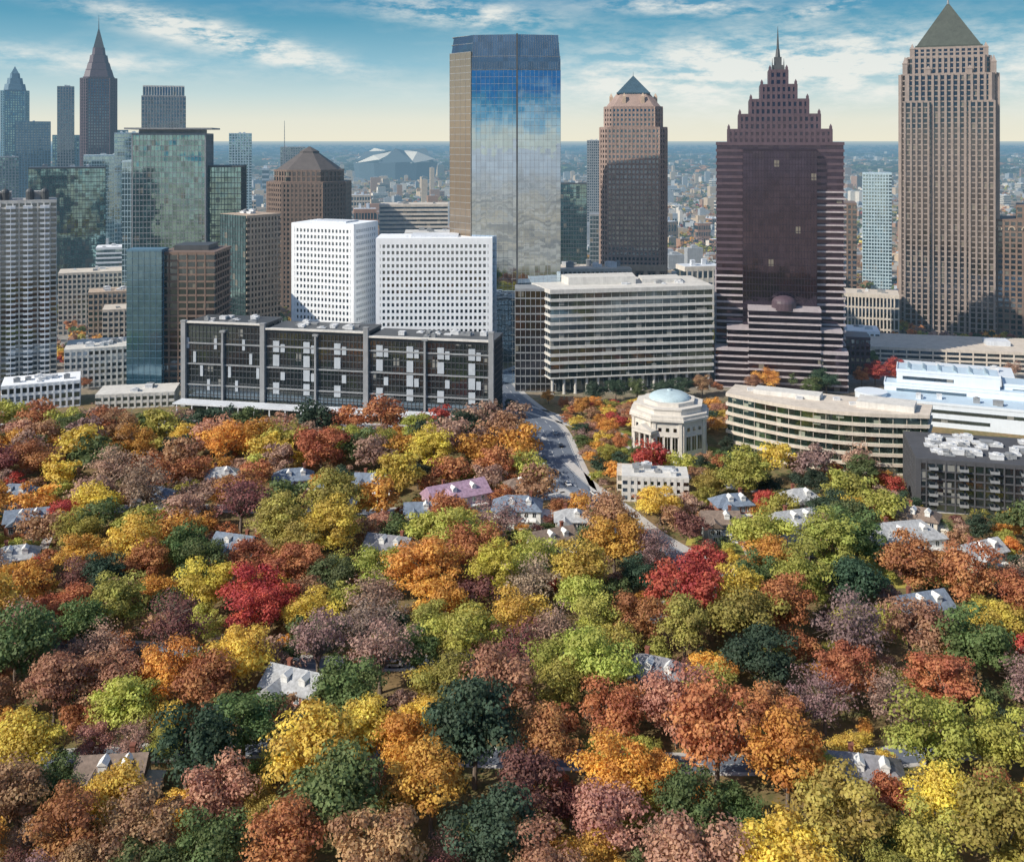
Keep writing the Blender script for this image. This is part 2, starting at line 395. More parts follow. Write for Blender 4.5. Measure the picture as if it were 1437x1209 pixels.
T=tower('glass_office_tower','green glass office tower with overhanging flat roof plate','building',-255,772,8,60,40)
lattice(T,rect(52,38),0,148,4.0,2.6,.5,.28,.18,m_gray,g_teal,corner=.9)
lattice(T,rect(8,30,-30,0),0,128,4,2,.5,.25,.15,m_ltblue,g_light,wn='stair_wall',gn='stair_glazing')
b=MB(); b.box(-31,31,-22,21,152,153.2); b.box(-22,22,-15,15,148,152); b.obj('roof_plate',m_gray,T)
T=tower('glass_office_building','lower teal glass office building joined beside a tower','building',-216,778,5,24,25)
lattice(T,rect(24,25),0,124,4,2.4,.6,.3,.15,m_dgray,g_teal)
T=tower('office_tower','pale grey slab tower with vertical ribs','building',-345,1015,18,42,30)
lattice(T,rect(40,30),0,186,4,2.6,1.0,.9,.5,m_gray,g_dark); lattice(T,rect(38,28),187.2,196,9,2.6,.6,.6,.2,m_offw,g_dark,wn='crown_wall',gn='crown_glazing')

T=tower('office_tower','corner-on office tower with dark glass side and tan stone side','building',-178.8,700,-40,40,40)
lattice(T,rect(30,27),0,93,3.8,2.7,1.5,1.2,.35,m_tan,g_brown)
b=MB(); b.box(-14.6,14.6,-14.3,-13.6,0,94); b.obj('curtain_wall',g_teal,T,kind='stuff')
b=MB(); 
for i in range(25): b.box(-14.7,14.7,-14.42,-14.25,i*3.8,i*3.8+.3)
for i in range(11): b.box(-14.6+i*2.9,-14.4+i*2.9,-14.5,-14.2,0,94)
b.obj('mullion_grid',m_dgray,T)
units(T,20,18,94,4)

T=tower('pyramid_roof_tower','brown octagonal tower with low dark pyramid roof','building',-174,880,0,66,60)
lattice(T,rect(66,58,0,0,16),0,108,4,3.4,1.8,1.5,.5,m_brown,g_brown,corner=2.2)
lattice(T,rect(56,48,0,0,14),109,118,4.5,4,1.2,1.5,.4,m_brown,g_brown,wn='upper_wall',gn='upper_glazing')
b=MB(); P0=rect(52,46,0,0,12); b.prism(P0,119.1,133,0,[(x*.3,y*.3) for x,y in P0]); b.prism([(x*.3,y*.3) for x,y in P0],133,134.5); b.prism([(x*.28,y*.28) for x,y in P0],134.5,138.5,0,[(x*.02,y*.02) for x,y in P0]); b.obj('roof',m_roofd,T)

T=tower('white_office_tower','white concrete office tower with grid of small square windows','building',-110,637,-20,50,40)
nf,fh=lattice(T,rect(42,30),0,91,3.75,2.45,1.75,1.15,.6,m_white,m_white,prel=.62,par=2.6,gn='inner_wall',corner=2.2)
windows(T,(-21,-15),(21,-15),0,nf,fh,17,1.35,2.05,.12,g_win)
windows(T,(21,-15),(21,15),0,nf,fh,12,1.35,2.05,.12,g_win,0,'side_window')
b=MB(); b.box(-20,20,-14,14,91,91.5); b.box(-12,12,-8,8,91.5,94.5); b.obj('roof',m_roofw,T); units(T,34,24,91.5,5)
T=tower('white_office_tower','white concrete office slab with deep square window grid','building',-46,615,1.5,70,30)
nf,fh=lattice(T,rect(67,28),0,84,3.9,2.72,1.8,1.2,.6,m_white,m_white,prel=.62,par=2.8,gn='inner_wall',corner=2.4)
windows(T,(-33.5,-14),(33.5,-14),0,nf,fh,25,1.5,2.15,.12,g_win)
windows(T,(33.5,-14),(33.5,14),0,nf,fh,10,1.5,2.1,.12,g_win,0,'side_window')
windows(T,(-33.5,14),(-33.5,-14),0,nf,fh,10,1.5,2.1,.12,g_win,0,'side_window')
b=MB(); b.box(-32,32,-13,13,84,84.5); b.box(-14,14,-8,8,84.5,88); b.obj('roof',m_roofw,T); units(T,54,20,84.5,6)

# mirrored skyscraper
T=tower('mirror_glass_skyscraper','tall mirrored blue glass skyscraper with central slit and tan side','building',1,610,0,72,50)
BL.append((-5,630,40,25))
PJ=[(-25,1),(2,-3),(28,2),(28.5,34),(-38,34),(-39,17)]
lattice(T,PJ,0,186,4.1,2.7,.16,.08,.05,m_gray,g_mirror,par=.1)
top=[(-24,1.6),(2,-2.3),(26.5,2.4),(27,33),(-35,33),(-36.5,17)]
b=MB(); b.prism(PJ,186.2,193,0); b.prism(offset(PJ,-.3),193,207,0,top,cap=False); b.obj('roof_screen',g_smoke,T)
b=MB()
for k in range(19):
    for i in range(3):
        p=Vector(PJ[i]);q=Vector(PJ[i+1]); tt=[Vector(top[i]),Vector(top[i+1])]
        f=k/18; a=p.lerp(q,f); c=tt[0].lerp(tt[1],f); b.tube((a.x,a.y-.1,186.2),(c.x,c.y-.15,207.4),.06,.06,4)
for z in (194,202,206.8): b.prism(offset(PJ,.1-(max(0,z-193)/14)*1.4),z,z+.2)
b.obj('screen_frame',m_gray,T)
b=MB(); b.box(1.5,2.5,-3.3,-1,0,207.5); b.obj('slit_fin',m_dgray,T)
p=Vector(PJ[5]);q=Vector(PJ[0]); dd=(q-p);Ls=dd.length;an=math.atan2(dd.y,dd.x);nm=Vector((dd.y,-dd.x)).normalized()
b=MB()
cc=(p+q)/2+nm*.2
b.obox(cc.x,cc.y,an,Ls*.97,.5,0,197)
b.obj('side_glazing',g_side,T,kind='stuff')
b=MB()
for i in range(49): c=(p+q)/2+nm*.36; b.obox(c.x,c.y,an,Ls*.97,.3,i*4.1,i*4.1+.3)
for i in range(5): c=p.lerp(q,.02+i*.24)+nm*.36; b.obox(c.x,c.y,an,.14,.4,0,197)
b.obj('side_mullion_grid',m_conc,T)
lattice(T,rect(26,16,14,-14),0,58,4.5,3,.8,.3,.2,m_gray,g_brown,wn='podium_wall',gn='podium_glazing')

# rose tower
T=tower('pyramid_top_tower','rose-brown granite tower with stepped top and small dark blue pyramid','building',84.5,714,-6,46,44)
lattice(T,rect(45,42,0,0,5),0,152,3.45,2.75,1.5,1.15,.4,m_pinkb,g_dark,corner=1.4)
lattice(T,rect(39,36,0,0,5),153.2,166,3.3,2.75,1.5,1.15,.4,m_pinkb,g_dark,wn='upper_wall',gn='upper_glazing',corner=1.4)
b=MB(); P0=rect(37,34,0,0,5); b.prism(P0,167.2,176,0,[(x*.62,y*.62) for x,y in P0]); b.obj('sloped_crown',m_pinkb,T)
for i in range(8):
    a=math.pi/4*i+math.pi/8
    b=MB(); b.box(-1.2,1.2,-1.2,1.2,160,174); b.prism(rect(2.4,2.4),174,176.5,0,[(x*.05,y*.05) for x,y in rect(2.4,2.4)]); b.obj('pinnacle',m_tan,T,loc=(16.5*math.cos(a),15.5*math.sin(a),0))
b=MB(); P0=rect(22,21); b.prism(offset(P0,.5),176,177); b.prism(P0,177,189,0,[(x*.01,y*.01) for x,y in P0]); b.cyl(0,0,.2,.05,188.5,192,6); b.obj('pyramid_roof',m_copper,T)
b=MB()
for i in range(-2,3): b.box(i*8-1.2,i*8+1.2,-23.5,-20.5,0,56)
b.box(-22,22,-23.4,-20.6,56,60); b.obj('base_arcade',m_tan,T)

# banded mid-rise office
T=tower('banded_office_building','long mid-rise office building with continuous pale floor bands and ribbon windows','building',63,598,0,100,52)
PL=[(-41,-18),(54,0),(48,42),(-55,24)]
lattice(T,PL,9,58,4.45,5.0,1.5,.1,.7,m_offw,g_muted,prel=.15,par=1.6)
for k in range(15):
    f=k/14; b=MB(); b.cyl(0,0,.8,.8,0,9,10); b.cyl(0,0,1.0,1.0,0,.5,10); b.obj('column',m_offw,T,loc=(-40+f*92,-16.5+f*17.5,0))
b=MB(); b.prism(offset(PL,-6),0,9); b.obj('lobby_glazing',g_dark,T)
b=MB(); b.prism(offset(PL,-1.0),58.0,58.6); b.obj('roof',m_roofw,T)
b=MB(); b.prism([(-30,0),(10,6),(10,24),(-34,16)],58.6,64); b.prism([(14,8),(38,12),(38,30),(14,26)],58.6,62); b.obj('penthouse',m_offw,T)
units(T,80,20,58.6,16,4,10)
T=tower('office_block','cream rooftop block with white equipment beside glass tower','building',55,690,0,50,20)
lattice(T,rect(48,24),0,58,4.2,3,1.8,1,.4,m_cream,g_dark); units(T,44,20,59,9,big=1.4)

# stepped maroon tower with spire
T=tower('stepped_spire_tower','dark purple-brown stepped skyscraper with pale-banded corners and tall spire','building',163,628,-12,80,52)
lattice(T,rect(42,50,0,-1),0,138,3.9,1.75,.35,.22,.12,m_maroon,g_wine,prel=.25)
lattice(T,rect(73,40),0,142,3.9,30,1.5,0,.5,m_mauve,g_wine,wn='upper_wing_wall',gn='wing_glazing')
b=MB()
for i in range(1,30):
    z=i*3.9+.2
    if z<66: b.prism(rect(75.5,42.4),z,z+1.1)
    elif z<122: b.prism(rect(31,42.4,22.5,0),z,z+.9)
b.obj('wing_band',m_band,T)
zs=[(60,38,142,150),(47,36,150,159),(34,32,159,168),(21,24,168,177),(11,14,177,186)]
for k,(ww,dp,a_,b_) in enumerate(zs):
    lattice(T,rect(ww,dp),a_+.2,b_,4.4,3.2,1.8,1.5,.3,m_mauve,g_wine,wn='crown_step',gn='crown_glazing',par=1.0,corner=1.8)
    for sx in (-1,1):
        bb=MB(); bb.box(-.8,.8,-.8,.8,0,1.6); bb.prism(rect(1.6,1.6),1.6,3.2,0,rect(.1,.1)); bb.obj('finial',m_mauve,T,loc=(sx*(ww/2-.6),-dp/2+.6,b_+.7))
b=MB(); b.box(-3,3,-3.4,3.4,186,190); b.box(-2.2,2.2,-2.2,2.2,190,195); b.cyl(0,0,1.5,1.0,195,200,8); b.cyl(0,0,.8,.08,200,214,6)
for sx in (-3.4,3.4): b.cyl(sx,-3.6,.5,.08,187,194,6)
b.obj('spire',m_dgray,T)
for (ww,dp,cx,h,dy) in ((64,10,2,34,-30),(40,12,2,46,-31.5),(74,12,0,22,-30.5)):
    lattice(T,rect(ww,dp,cx,dy),0,h,3.9,30,1.1,0,.5,m_band,g_wine,wn='podium_wall',gn='podium_glazing')
b=MB(); b.cyl(2,-33,7,7,46,50,20); b.dome(2,-33,7,4,50,20,5); b.obj('podium_rotunda',m_mauve,T)

# tall tower with pyramid spire
T=tower('pyramid_spire_tower','very tall grey-tan granite tower with pinnacles and steep bronze pyramid','building',330,775,-22,72,64)
lattice(T,rect(65,54,0,0,4),0,192,3.95,4.4,.9,1.7,.4,m_grtan,g_brown,prel=1.5,corner=3)
lattice(T,rect(70,20,0,-15,3),0,28,3.95,4.4,1.1,1.8,.5,m_grtan,g_brown,prel=1.2,wn='base_wall',gn='base_glazing')
for cx in (-22,22):
    lattice(T,rect(15,6,cx,-27),0,172,3.95,3.6,.9,1.3,.4,m_grtan,g_brown,prel=1.3,wn='bay_wall',gn='bay_glazing',corner=1.4)
lattice(T,rect(56,46,0,0,4),193.2,205,3.6,4.0,1.0,1.8,.5,m_grtan,g_brown,prel=1.2,wn='upper_wall',gn='upper_glazing',corner=2)
lattice(T,rect(48,40),206.2,212,3,4.0,1.0,1.6,.4,m_grtan,g_brown,wn='attic_wall',gn='attic_glazing')
for sx in (-1,1):
    for sy_ in (-1,1):
        for (ox,oy,zz,hh) in ((30,25,192,14),(25,20,205,11),(14,26,192,7)):
            b=MB(); b.prism(rect(3.4,3.4),0,hh*.6); b.prism(rect(3.8,3.8),hh*.6,hh*.66); b.prism(rect(3.2,3.2),hh*.66,hh,0,rect(.1,.1)); b.obj('pinnacle',m_grtan,T,loc=(sx*ox,sy_*oy,zz))
b=MB(); b.prism(rect(46,38),213.2,214.4); b.prism(rect(44,36),214.4,247,0,rect(1.6,1.4)); b.obj('pyramid_roof',M('green_bronze_roof',(.06,.07,.055),.45,var=.3),T)
b=MB(); b.cyl(0,0,.9,.6,246.5,250,8); b.cyl(0,0,.5,.05,250,258,6); b.obj('spire',m_gray,T)

T=tower('arched_office_tower','dark brown office tower with arched top windows','building',380,748,-26,54,40)
lattice(T,rect(54,40),0,86,3.9,4.2,1.3,1.3,.5,m_brown,g_dark,prel=.8,corner=2)
lattice(T,rect(36,30,8,4),87.2,96,4.5,4.2,1.3,1.3,.5,m_brown,g_dark,wn='upper_wall',gn='upper_glazing')
for k in range(6):
    b=MB()
    for j in range(9):
        a=math.pi*j/8; b.box(2*math.cos(a)-.4,2*math.cos(a)+.4,-.5,.5,2*math.sin(a)-.4,2*math.sin(a)+.4)
    b.obj('arch',m_tan,T,loc=(-22+k*8.6,-21.2,80))
T=tower('residential_tower','slim pale blue residential tower','building',345,968,-19,24,20)
lattice(T,rect(25,20),0,112,3.2,2.6,1.2,.7,.4,m_ltblue,g_light)
T=tower('ribbed_office_building','low office building with close vertical stone ribs','building',262,752,-18,40,26)
lattice(T,rect(39,25),0,31,7.5,2.4,1.2,.9,.9,m_cream,g_dark,par=2)
units(T,30,18,32.5,4)
T=tower('office_tower','dark brown office tower mostly behind a stepped skyscraper','building',254,815,-15,30,30)
lattice(T,rect(36,30),0,94,3.9,3.2,1.4,1.2,.4,m_brown,g_dark)
T=tower('parking_garage','wide low parking garage with pale open deck','building',285,664,-12,110,50)
lattice(T,rect(110,48),0,12,3.2,8,1.2,.8,.3,m_cream,g_dark)
b=MB(); b.box(-54,54,-23,23,12,12.3); b.box(20,34,-6,6,12.3,16); b.obj('deck',m_roofw,T)
T=tower('low_office_building','small dark low-rise with rooftop plant','building',212,640,-12,22,20)
lattice(T,rect(20,18),0,22,3.8,3,1.3,1,.3,m_mauve,g_dark)

# curved terrace building
pts=[]; A=Vector((101,479));B=Vector((179,441))
T=tower('curved_office_building','curved office building with pale beige bands and grey-green glass','building',142,470,0,80,50)
ch=B-A; nm=Vector((ch.y,-ch.x)).normalized(); 
for i in range(17):
    f=i/16; p=A+ch*f+nm*(11*math.sin(math.pi*f)); pts.append((p.x-142,p.y-470))
C=B-nm*17; D=A-nm*17; pts+=[(C.x-142,C.y-470),(D.x-142,D.y-470)]
lattice(T,pts,0,25.5,4.25,3.2,1.3,.16,.9,m_cream,g_green,prel=.2,par=.9)
b=MB(); b.prism(offset(pts,-.5),25.5,25.9); b.obj('roof',m_roofg,T)
b=MB(); q=A.lerp(B,.8)-nm*6-Vector((142,470)); b.obox(q.x,q.y,math.atan2(ch.y,ch.x),24,13,25.9,29); q=A.lerp(B,.3)-nm*8-Vector((142,470)); b.obox(q.x,q.y,math.atan2(ch.y,ch.x),30,9,25.9,28.4); b.obj('penthouse',m_offw,T)
for i in range(9):
    q=A.lerp(B,.1+.09*i)-nm*R.uniform(1,12)-Vector((142,470)); b=MB(); b.box(-1.4,1.4,-1,1,0,1.6); b.box(-1.5,1.5,-1.1,1.1,1.6,1.75); b.obj('rooftop_unit',m_unit,T,loc=(q.x,q.y,25.9))

# domed church, octagonal body
T=tower('domed_church','pale stone octagonal church with shallow grey-blue dome and small portico','church',73.5,478,22.5-12,38,38)
def octa(b,r0,z0,z1,r1=None): b.cyl(0,0,r0,r1 or r0,z0,z1,8)
b=MB(); octa(b,18.8,0,1.6); octa(b,17.9,1.6,17.6); b.obj('drum_wall',m_church,T)
bw=MB(); bw.box(-1.1,1.1,-.15,.15,0,6.4)
bw.prism([(-1.4,-.3),(1.4,-.3),(1.4,.1),(-1.4,.1)],-.5,0,1); bw.prism([(-1.4,-.3),(1.4,-.3),(1.4,.1),(-1.4,.1)],6.4,6.9,1); bw.box(-.08,.08,-.25,-.15,0,6.4,1)
mw=bw.mesh('window',[g_dark,m_church])
for i in range(8):
    a=2*math.pi*(i+.5)/8; ap=17.9*math.cos(math.pi/8); ca,sa=math.cos(a),math.sin(a)
    for tt in (-5.8,5.8):
        b=MB(); b.box(-.7,.7,-.35,.35,1.6,16.5); b.box(-.9,.9,-.5,.5,16.5,17.6); b.box(-.9,.9,-.5,.5,1.6,2.4); b.obj('pilaster',m_church,T,loc=((ap+.1)*ca-tt*sa,(ap+.1)*sa+tt*ca,0),rz=a+math.pi/2)
    for tt in (-3.4,0,3.4):
        put('window',mw,T,((ap+.02)*ca-tt*sa,(ap+.02)*sa+tt*ca,4.2),a+math.pi/2)
        b=MB(); b.box(-.7,.7,-.12,.12,13,14.6); b.obj('upper_window',g_dark,T,loc=((ap+.05)*ca-tt*sa,(ap+.05)*sa+tt*ca,0),rz=a+math.pi/2)
b=MB(); octa(b,19.4,17.6,18.6); octa(b,18.6,18.6,20); octa(b,15.8,20,22.2); octa(b,16.3,22.2,22.8); octa(b,12.4,22.8,24.4); b.obj('cornice',m_church,T)
b=MB(); b.dome(0,0,9.6,3.4,24.4,40,8); b.cyl(0,0,1.2,1.0,27.6,28.4,12); b.obj('dome',m_dome,T)
PT=put('portico',None,T,(-14.9,-9.8,0),rad(-56))
b=MB(); b.box(-5.5,5.5,-3,4,0,1.6); 
for i in range(4): b.box(-5.5,5.5,-3-.4*(4-i),-3-.4*(3-i),0,.4*(i+1)-.05)
b.obj('steps',m_church,PT)
for i in range(4):
    b=MB(); b.cyl(0,0,.6,.5,1.9,11.4,12); b.cyl(0,0,.8,.8,1.6,1.9,12); b.cyl(0,0,.55,.8,11.4,12,12); b.obj('column',m_church,PT,loc=(-4.5+3*i,-2.2,0))
b=MB(); b.box(-5.5,5.5,-3,5,12,13.6); k=len(b.v); b.v+=[(-5.8,-3.3,13.6),(5.8,-3.3,13.6),(0,-3.3,16),(-5.8,5,13.6),(5.8,5,13.6),(0,5,16)]; b.f+=[(k,k+1,k+2),(k+3,k+5,k+4),(k,k+2,k+5,k+3),(k+1,k+4,k+5,k+2)]; b.m+=[0]*4
b.obj('pediment',m_church,PT)

# white museum: smooth stepped volumes with ribbon windows
T=tower('museum_building','pale blue-white panelled museum with bulky stepped volumes','building',232,538,-22,90,70)
m_roofblue=M('pale_blue_roof_membrane',(.46,.58,.68),.7,var=.15,scale=.1)
def vol(x0,x1,y0,y1,h,ribs=()):
    b=MB(); b.box(x0,x1,y0,y1,0,h); b.box(x0-.25,x1+.25,y0-.25,y1+.25,h,h+.5); 
    b.box(x0-.25,x1+.25,y0-.25,y0+.3,h+.5,h+1.3); b.box(x0-.25,x0+.3,y0+.3,y1,h+.5,h+1.3)
    for k in range(1,int(h/3)): b.box(x0-.03,x1+.03,y0-.03,y1+.03,k*3,k*3+.06)
    b.obj('gallery_wall',m_museum,T)
    for z,a_,c_ in ribs:
        b=MB(); b.box(x0+a_,x1-c_,y0-.12,y0+.2,z,z+1.7)
        for q in range(int((x1-c_-x0-a_)/2.4)): b.box(x0+a_+q*2.4,x0+a_+q*2.4+.12,y0-.2,y0-.1,z,z+1.7)
        b.obj('ribbon_window',g_muted,T)
    b=MB(); b.box(x0+.5,x1-.5,y0+.5,y1-.3,h+.5,h+.7); b.obj('roof',m_roofblue,T)
vol(-42,46,-27,-6,11,((2.6,4,30),(7.0,30,3)))
vol(-34,46,-5.9,8,14.5,((11.4,6,40),))
vol(-28,22,-1,18,21,((17,3,22),))
vol(24,46,2,20,17,((14,4,4),))
b=MB(); b.cyl(-40,-20,8,8,0,13,28); b.cyl(-40,-20,8.2,8.2,13,13.7,28); b.obj('rotunda',m_museum,T)
for i in range(6):
    b=MB(); b.box(-1,1,-7,7,0,.4); b.prism([(-1,-7),(1,-7),(1,7),(-1,7)],.4,1.3,0,[(-.9,-7),(-.4,-7),(-.4,7),(-.9,7)]); b.obj('skylight',m_ltblue,T,loc=(-22+i*7.6,9,21.7))
units(T,60,8,11.7,6,4,-18)
T=tower('white_hall','low white hall with shallow flat roof','building',255,590,-22,60,24)
lattice(T,rect(60,24),0,12,6,8,4,6,.3,m_museum,g_muted); units(T,50,18,13.2,4)

# dark brick apartment block
T=tower('brick_apartment_block','dark grey brick and glass apartment block with cluttered pale roof','building',190,412,-14,56,44)
nf,fh=lattice(T,rect(56,38),0,19,3.4,3.4,.6,.5,.3,m_dark,g_muted,par=1.4,corner=2)
for k in range(5):
    for f_ in range(5):
        b=MB(); b.box(-1.6,1.6,-1.6,0,0,.15); b.box(-1.6,1.6,-1.6,-1.5,.15,1.1); b.box(-1.6,-1.5,-1.5,0,.15,1.1); b.box(1.5,1.6,-1.5,0,.15,1.1); b.obj('balcony',m_gray,T,loc=(-22+k*11,-19.4,3.4*(f_+1)-.4))
b=MB(); b.box(-27.6,27.6,-18.6,18.6,19.1,19.5); b.obj('roof',m_roofg,T); units(T,50,34,19.5,56)

# low complex with concrete frame and panels
T=tower('panelled_apartment_complex','long concrete-framed apartment complex with grey-white vertical panels','building',-91,552,-11.6,172,40)
secs=[(-86,-41,44),(-39,17,42),(19,85,40)]
for si,(a_,b_,h) in enumerate(secs):
    wd=b_-a_; cx=(a_+b_)/2
    lattice(T,rect(wd,26,cx,0),0,h,3.45,2.1,.5,.22,.2,m_dgray,g_muted,prel=.35,par=1.4)
    b=MB(); n=round(wd/4.2); st=wd/n
    for j in range(n):
        x=a_+(j+.5)*st
        for k in range(1,5):
            z=2+k*7.4
            if z+5.6>h: continue
            if si==0:
                if (j+k)%4==0: b.box(x-.8,x+.8,-13.65,-13.25,z,z+5.8)
            elif j%4==1 and not (k==2 and j%8==1): b.box(x-1.75,x+1.75,-13.65,-13.25,z,z+5.9)
            elif j%4==2 and k%2==0: b.box(x-1.75,x+.6,-13.65,-13.25,z,z+4.2)
            elif (j*7+k*3)%7==0: b.box(x-.6,x+.6,-13.6,-13.25,z+1,z+4)
    b.obj('white_panel',m_panel,T,kind='stuff')
    b=MB()
    for k in range(4): b.box(a_+.2,b_-.2,-13.9,-13.2,.6+k*11.2,1.3+k*11.2)
    b.obj('floor_beam',m_conc,T)
    b=MB(); b.box(a_+.3,b_-.3,-12.7,12.7,h-.1,h+.5); b.obj('roof',m_roofg,T)
    b=MB(); b.box(a_+.1,b_-.1,-14.6,-12.2,h+1.45,h+2.3); b.obj('roof_trellis',m_offw,T)
    units(T,wd-6,18,h+.5,13,cx,0)
for x in (-86,-63,-40,-10,18,50,85):
    e_=x in(-63,-10,50)
    b=MB(); b.box(x-(.5 if e_ else 1.3),x+(.5 if e_ else 1.3),-15.0,-13,0,41 if e_ else 46); b.box(x-1.5,x+1.5,-15.2,-12.6,41 if e_ else 46,42 if e_ else 46.8); b.obj('pylon',m_conc,T)
b=MB(); b.box(-86,86,-26,-16,4.2,4.9); 
for i in range(20): b.box(-84+i*8.8,-83.4+i*8.8,-25.6,-25,0,4.2)
b.obj('canopy',m_roofw,T)

def simple(name,label,x,y,rz,w_,d_,h,wall,glass,fh=3.8,bay=3.2,sp=1.5,pw=1.0,rel=.35,n=4,roof=None):
    T=tower(name,label,'building',x,y,rz,w_,d_); lattice(T,rect(w_,d_),0,h,fh,bay,sp,pw,rel,wall,glass)
    b=MB(); b.prism(rect(w_-.8,d_-.8),h,h+.4); b.obj('roof',roof or m_roofg,T)
    if n: units(T,w_*.8,d_*.8,h+.4,n)
    return T
simple('glass_office_building','blocky dark green glass office building',-397,915,23,62,34,119,m_dgray,g_teal,4,2.4,.5,.25,.15)
simple('glass_office_building','pale cyan glass office building with stepped top',-400,1025,21,52,34,128,m_ltblue,g_light,4,2.4,.7,.25,.15)
simple('glass_office_building','pale glass block joined to an office building',-372,1000,21,30,24,150,m_ltblue,g_light,4,2.4,.7,.25,.15)
simple('apartment_building','tan apartment building with rows of windows',-315,775,20,50,26,45,m_cream,g_dark)
simple('apartment_building','tan stepped apartment building beside offices',-285,735,20,34,20,36,m_tan,g_dark)
simple('apartment_building','cream low apartment building with flat roof',-262,698,18,30,22,30,m_cream,g_dark)
simple('office_building','white mid-rise office with banded floors',-333,862,18,30,22,54,m_white,g_light,pw=0)
simple('office_building','cream and white low office with pale roof',-243,614,19,44,30,22,m_offw,g_dark,roof=m_roofw,n=9)
simple('office_building','small white low-rise with flat pale roof',-257,560,22,38,22,13,m_white,g_dark,roof=m_roofw,n=10)
simple('pavilion_building','single-storey pavilion with blue-grey roof',-205,562,10,40,20,7,m_offw,g_dark,roof=m_bluew,n=5)
simple('office_building','beige banded office building behind towers',-88,920,4,60,30,86,m_cream,g_dark,pw=0,sp=2)
simple('office_building','low white office with rooftop plant',-58,800,4,50,26,72,m_offw,g_dark,roof=m_roofw,n=8)
simple('office_building','brown office building with ribbed walls',-150,780,5,30,24,78,m_brown,g_brown)
simple('glass_office_building','teal glass mid-rise office behind towers',58,962,-4,24,20,103,m_dgray,g_teal,4,2.4,.6,.3,.15)
simple('glass_office_building','pale glass mid-rise office with flat roof',84,905,-4,30,20,78,m_gray,g_light,4,2.4,.9,.3,.15)
simple('office_tower','slim grey office tower on the skyline',120,1510,-4,18,18,142,m_gray,g_dark)
simple('warehouse_building','long low warehouse with white roof',190,900,-8,70,30,14,m_offw,g_dark,roof=m_roofw)
simple('office_building','low office building with pale roof',215,830,-8,50,26,20,m_cream,g_dark,roof=m_roofw)
T=simple('garden_apartment_building','pale three-storey apartment house with flat roof and rear wing',58,416,-6,26,14,9,m_offw,g_dark,3.2,2.6,1.4,1.3,.25,9,m_roofg)
lattice(T,rect(12,10,-9,10),0,7,3.2,2.6,1.4,1.3,.25,m_cream,g_dark,wn='wing_wall',gn='wing_glazing')
simple('office_building','low white retail building with canopy roof',232,700,-14,34,22,15,m_white,g_dark,roof=m_roofw,n=6)

# downtown skyline
T=tower('spired_skyscraper','very tall dark skyscraper with tapering openwork pyramid and spire','building',-577,1430,22,54,54)
lattice(T,rect(46,46,0,0,9),0,228,4,3.4,1.4,1.6,.6,m_mauve,g_dark,prel=1.0,corner=2)
for i,(ww,a_,b_) in enumerate(((40,229.5,240),(33,240,250),(26,250,261),(18,261,272))):
    b=MB(); b.prism(rect(ww,ww,0,0,ww*.2),a_,b_,0,rect(ww*.86,ww*.86,0,0,ww*.17)); b.prism(offset(rect(ww,ww,0,0,ww*.2),.5),a_,a_+1.2); b.obj('crown_step',m_mauve,T)
b=MB(); b.prism(rect(14,14),272,298,0,rect(1.6,1.6)); b.cyl(0,0,.7,.1,297,318,6); b.obj('spire',m_dgray,T)
T=tower('crowned_skyscraper','blue-grey skyscraper with stepped crown','building',-830,1710,26,50,46)
lattice(T,rect(42,40,0,0,6),0,224,4,3.6,1.4,1.6,.6,m_bluew,g_teal,corner=2)
for ww,a_,b_ in ((34,226,236),(25,236,246),(16,246,254)):
    b=MB(); b.prism(rect(ww,ww,0,0,ww*.2),a_,b_,0,rect(ww*.9,ww*.9,0,0,ww*.18)); b.obj('crown_step',m_bluew,T)
b=MB(); b.prism(rect(12,12),254,266,0,rect(.4,.4)); b.obj('spire',m_bluew,T)
for (n_,x,y,w_,d_,h,wl,gl) in (('slim grey office tower with flat top',-658,1510,22,22,221,m_gray,g_dark),('blue office tower behind a spired skyscraper',-920,1720,34,30,205,m_bluew,g_teal),
   ('low blue-grey downtown tower block',-776,1660,50,36,172,m_bluew,g_dark),('grey-blue downtown office block',-690,1600,50,36,150,m_bluew,g_teal),('mid-blue downtown office block',-742,1500,34,30,118,m_gray,g_teal),
   ('teal downtown office slab',-640,1620,60,36,158,m_bluew,g_teal),('small glass tower on the skyline',-435,1640,34,26,153,m_ltblue,g_teal),('pale office block on the skyline',-385,1800,42,26,130,m_gray,g_light),
   ('pale tower near the stadium',-300,1500,30,24,118,m_offw,g_dark),('blue-grey mid-rise office tower',-470,1250,46,30,98,m_bluew,g_teal),('grey mid-rise with flat roof',-520,1180,40,30,84,m_gray,g_dark)):
    T=simple('office_tower',n_,x,y,math.degrees(math.atan2(-x,y)),w_,d_,h,wl,gl,4.2,4,1.5,1.3,.5,2)
T=thing('antenna_mast','thin lattice radio mast on the skyline','antenna mast',-340,1530)
b=MB()
for a in range(3):
    q=2.0; b.tube((q*math.cos(a*2.09),q*math.sin(a*2.09),0),(.2*math.cos(a*2.09),.2*math.sin(a*2.09),172),.35,.15,5)
for i in range(30):
    r_=2*(1-i/32); 
    for a in range(3): b.tube((r_*math.cos(a*2.09),r_*math.sin(a*2.09),i*5.5),(r_*math.cos((a+1)*2.09),r_*math.sin((a+1)*2.09),(i+1)*5.5),.12,.12,3)
b.obj('mast_lattice',m_gray,T)
m_stad=M('stadium_cladding',(.10,.15,.19),.5); m_petal=M('stadium_roof_panel',(.72,.70,.62),.5)
T=tower('stadium','huge angular stadium with dark walls and pale folded petal roof','stadium',-415,3650,6,300,230)
b=MB(); P0=[(140*math.cos(2*math.pi*i/12),105*math.sin(2*math.pi*i/12)) for i in range(12)]; b.prism(P0,0,62,0,[(x*1.07,y*1.07) for x,y in P0]); b.obj('bowl_wall',m_stad,T)
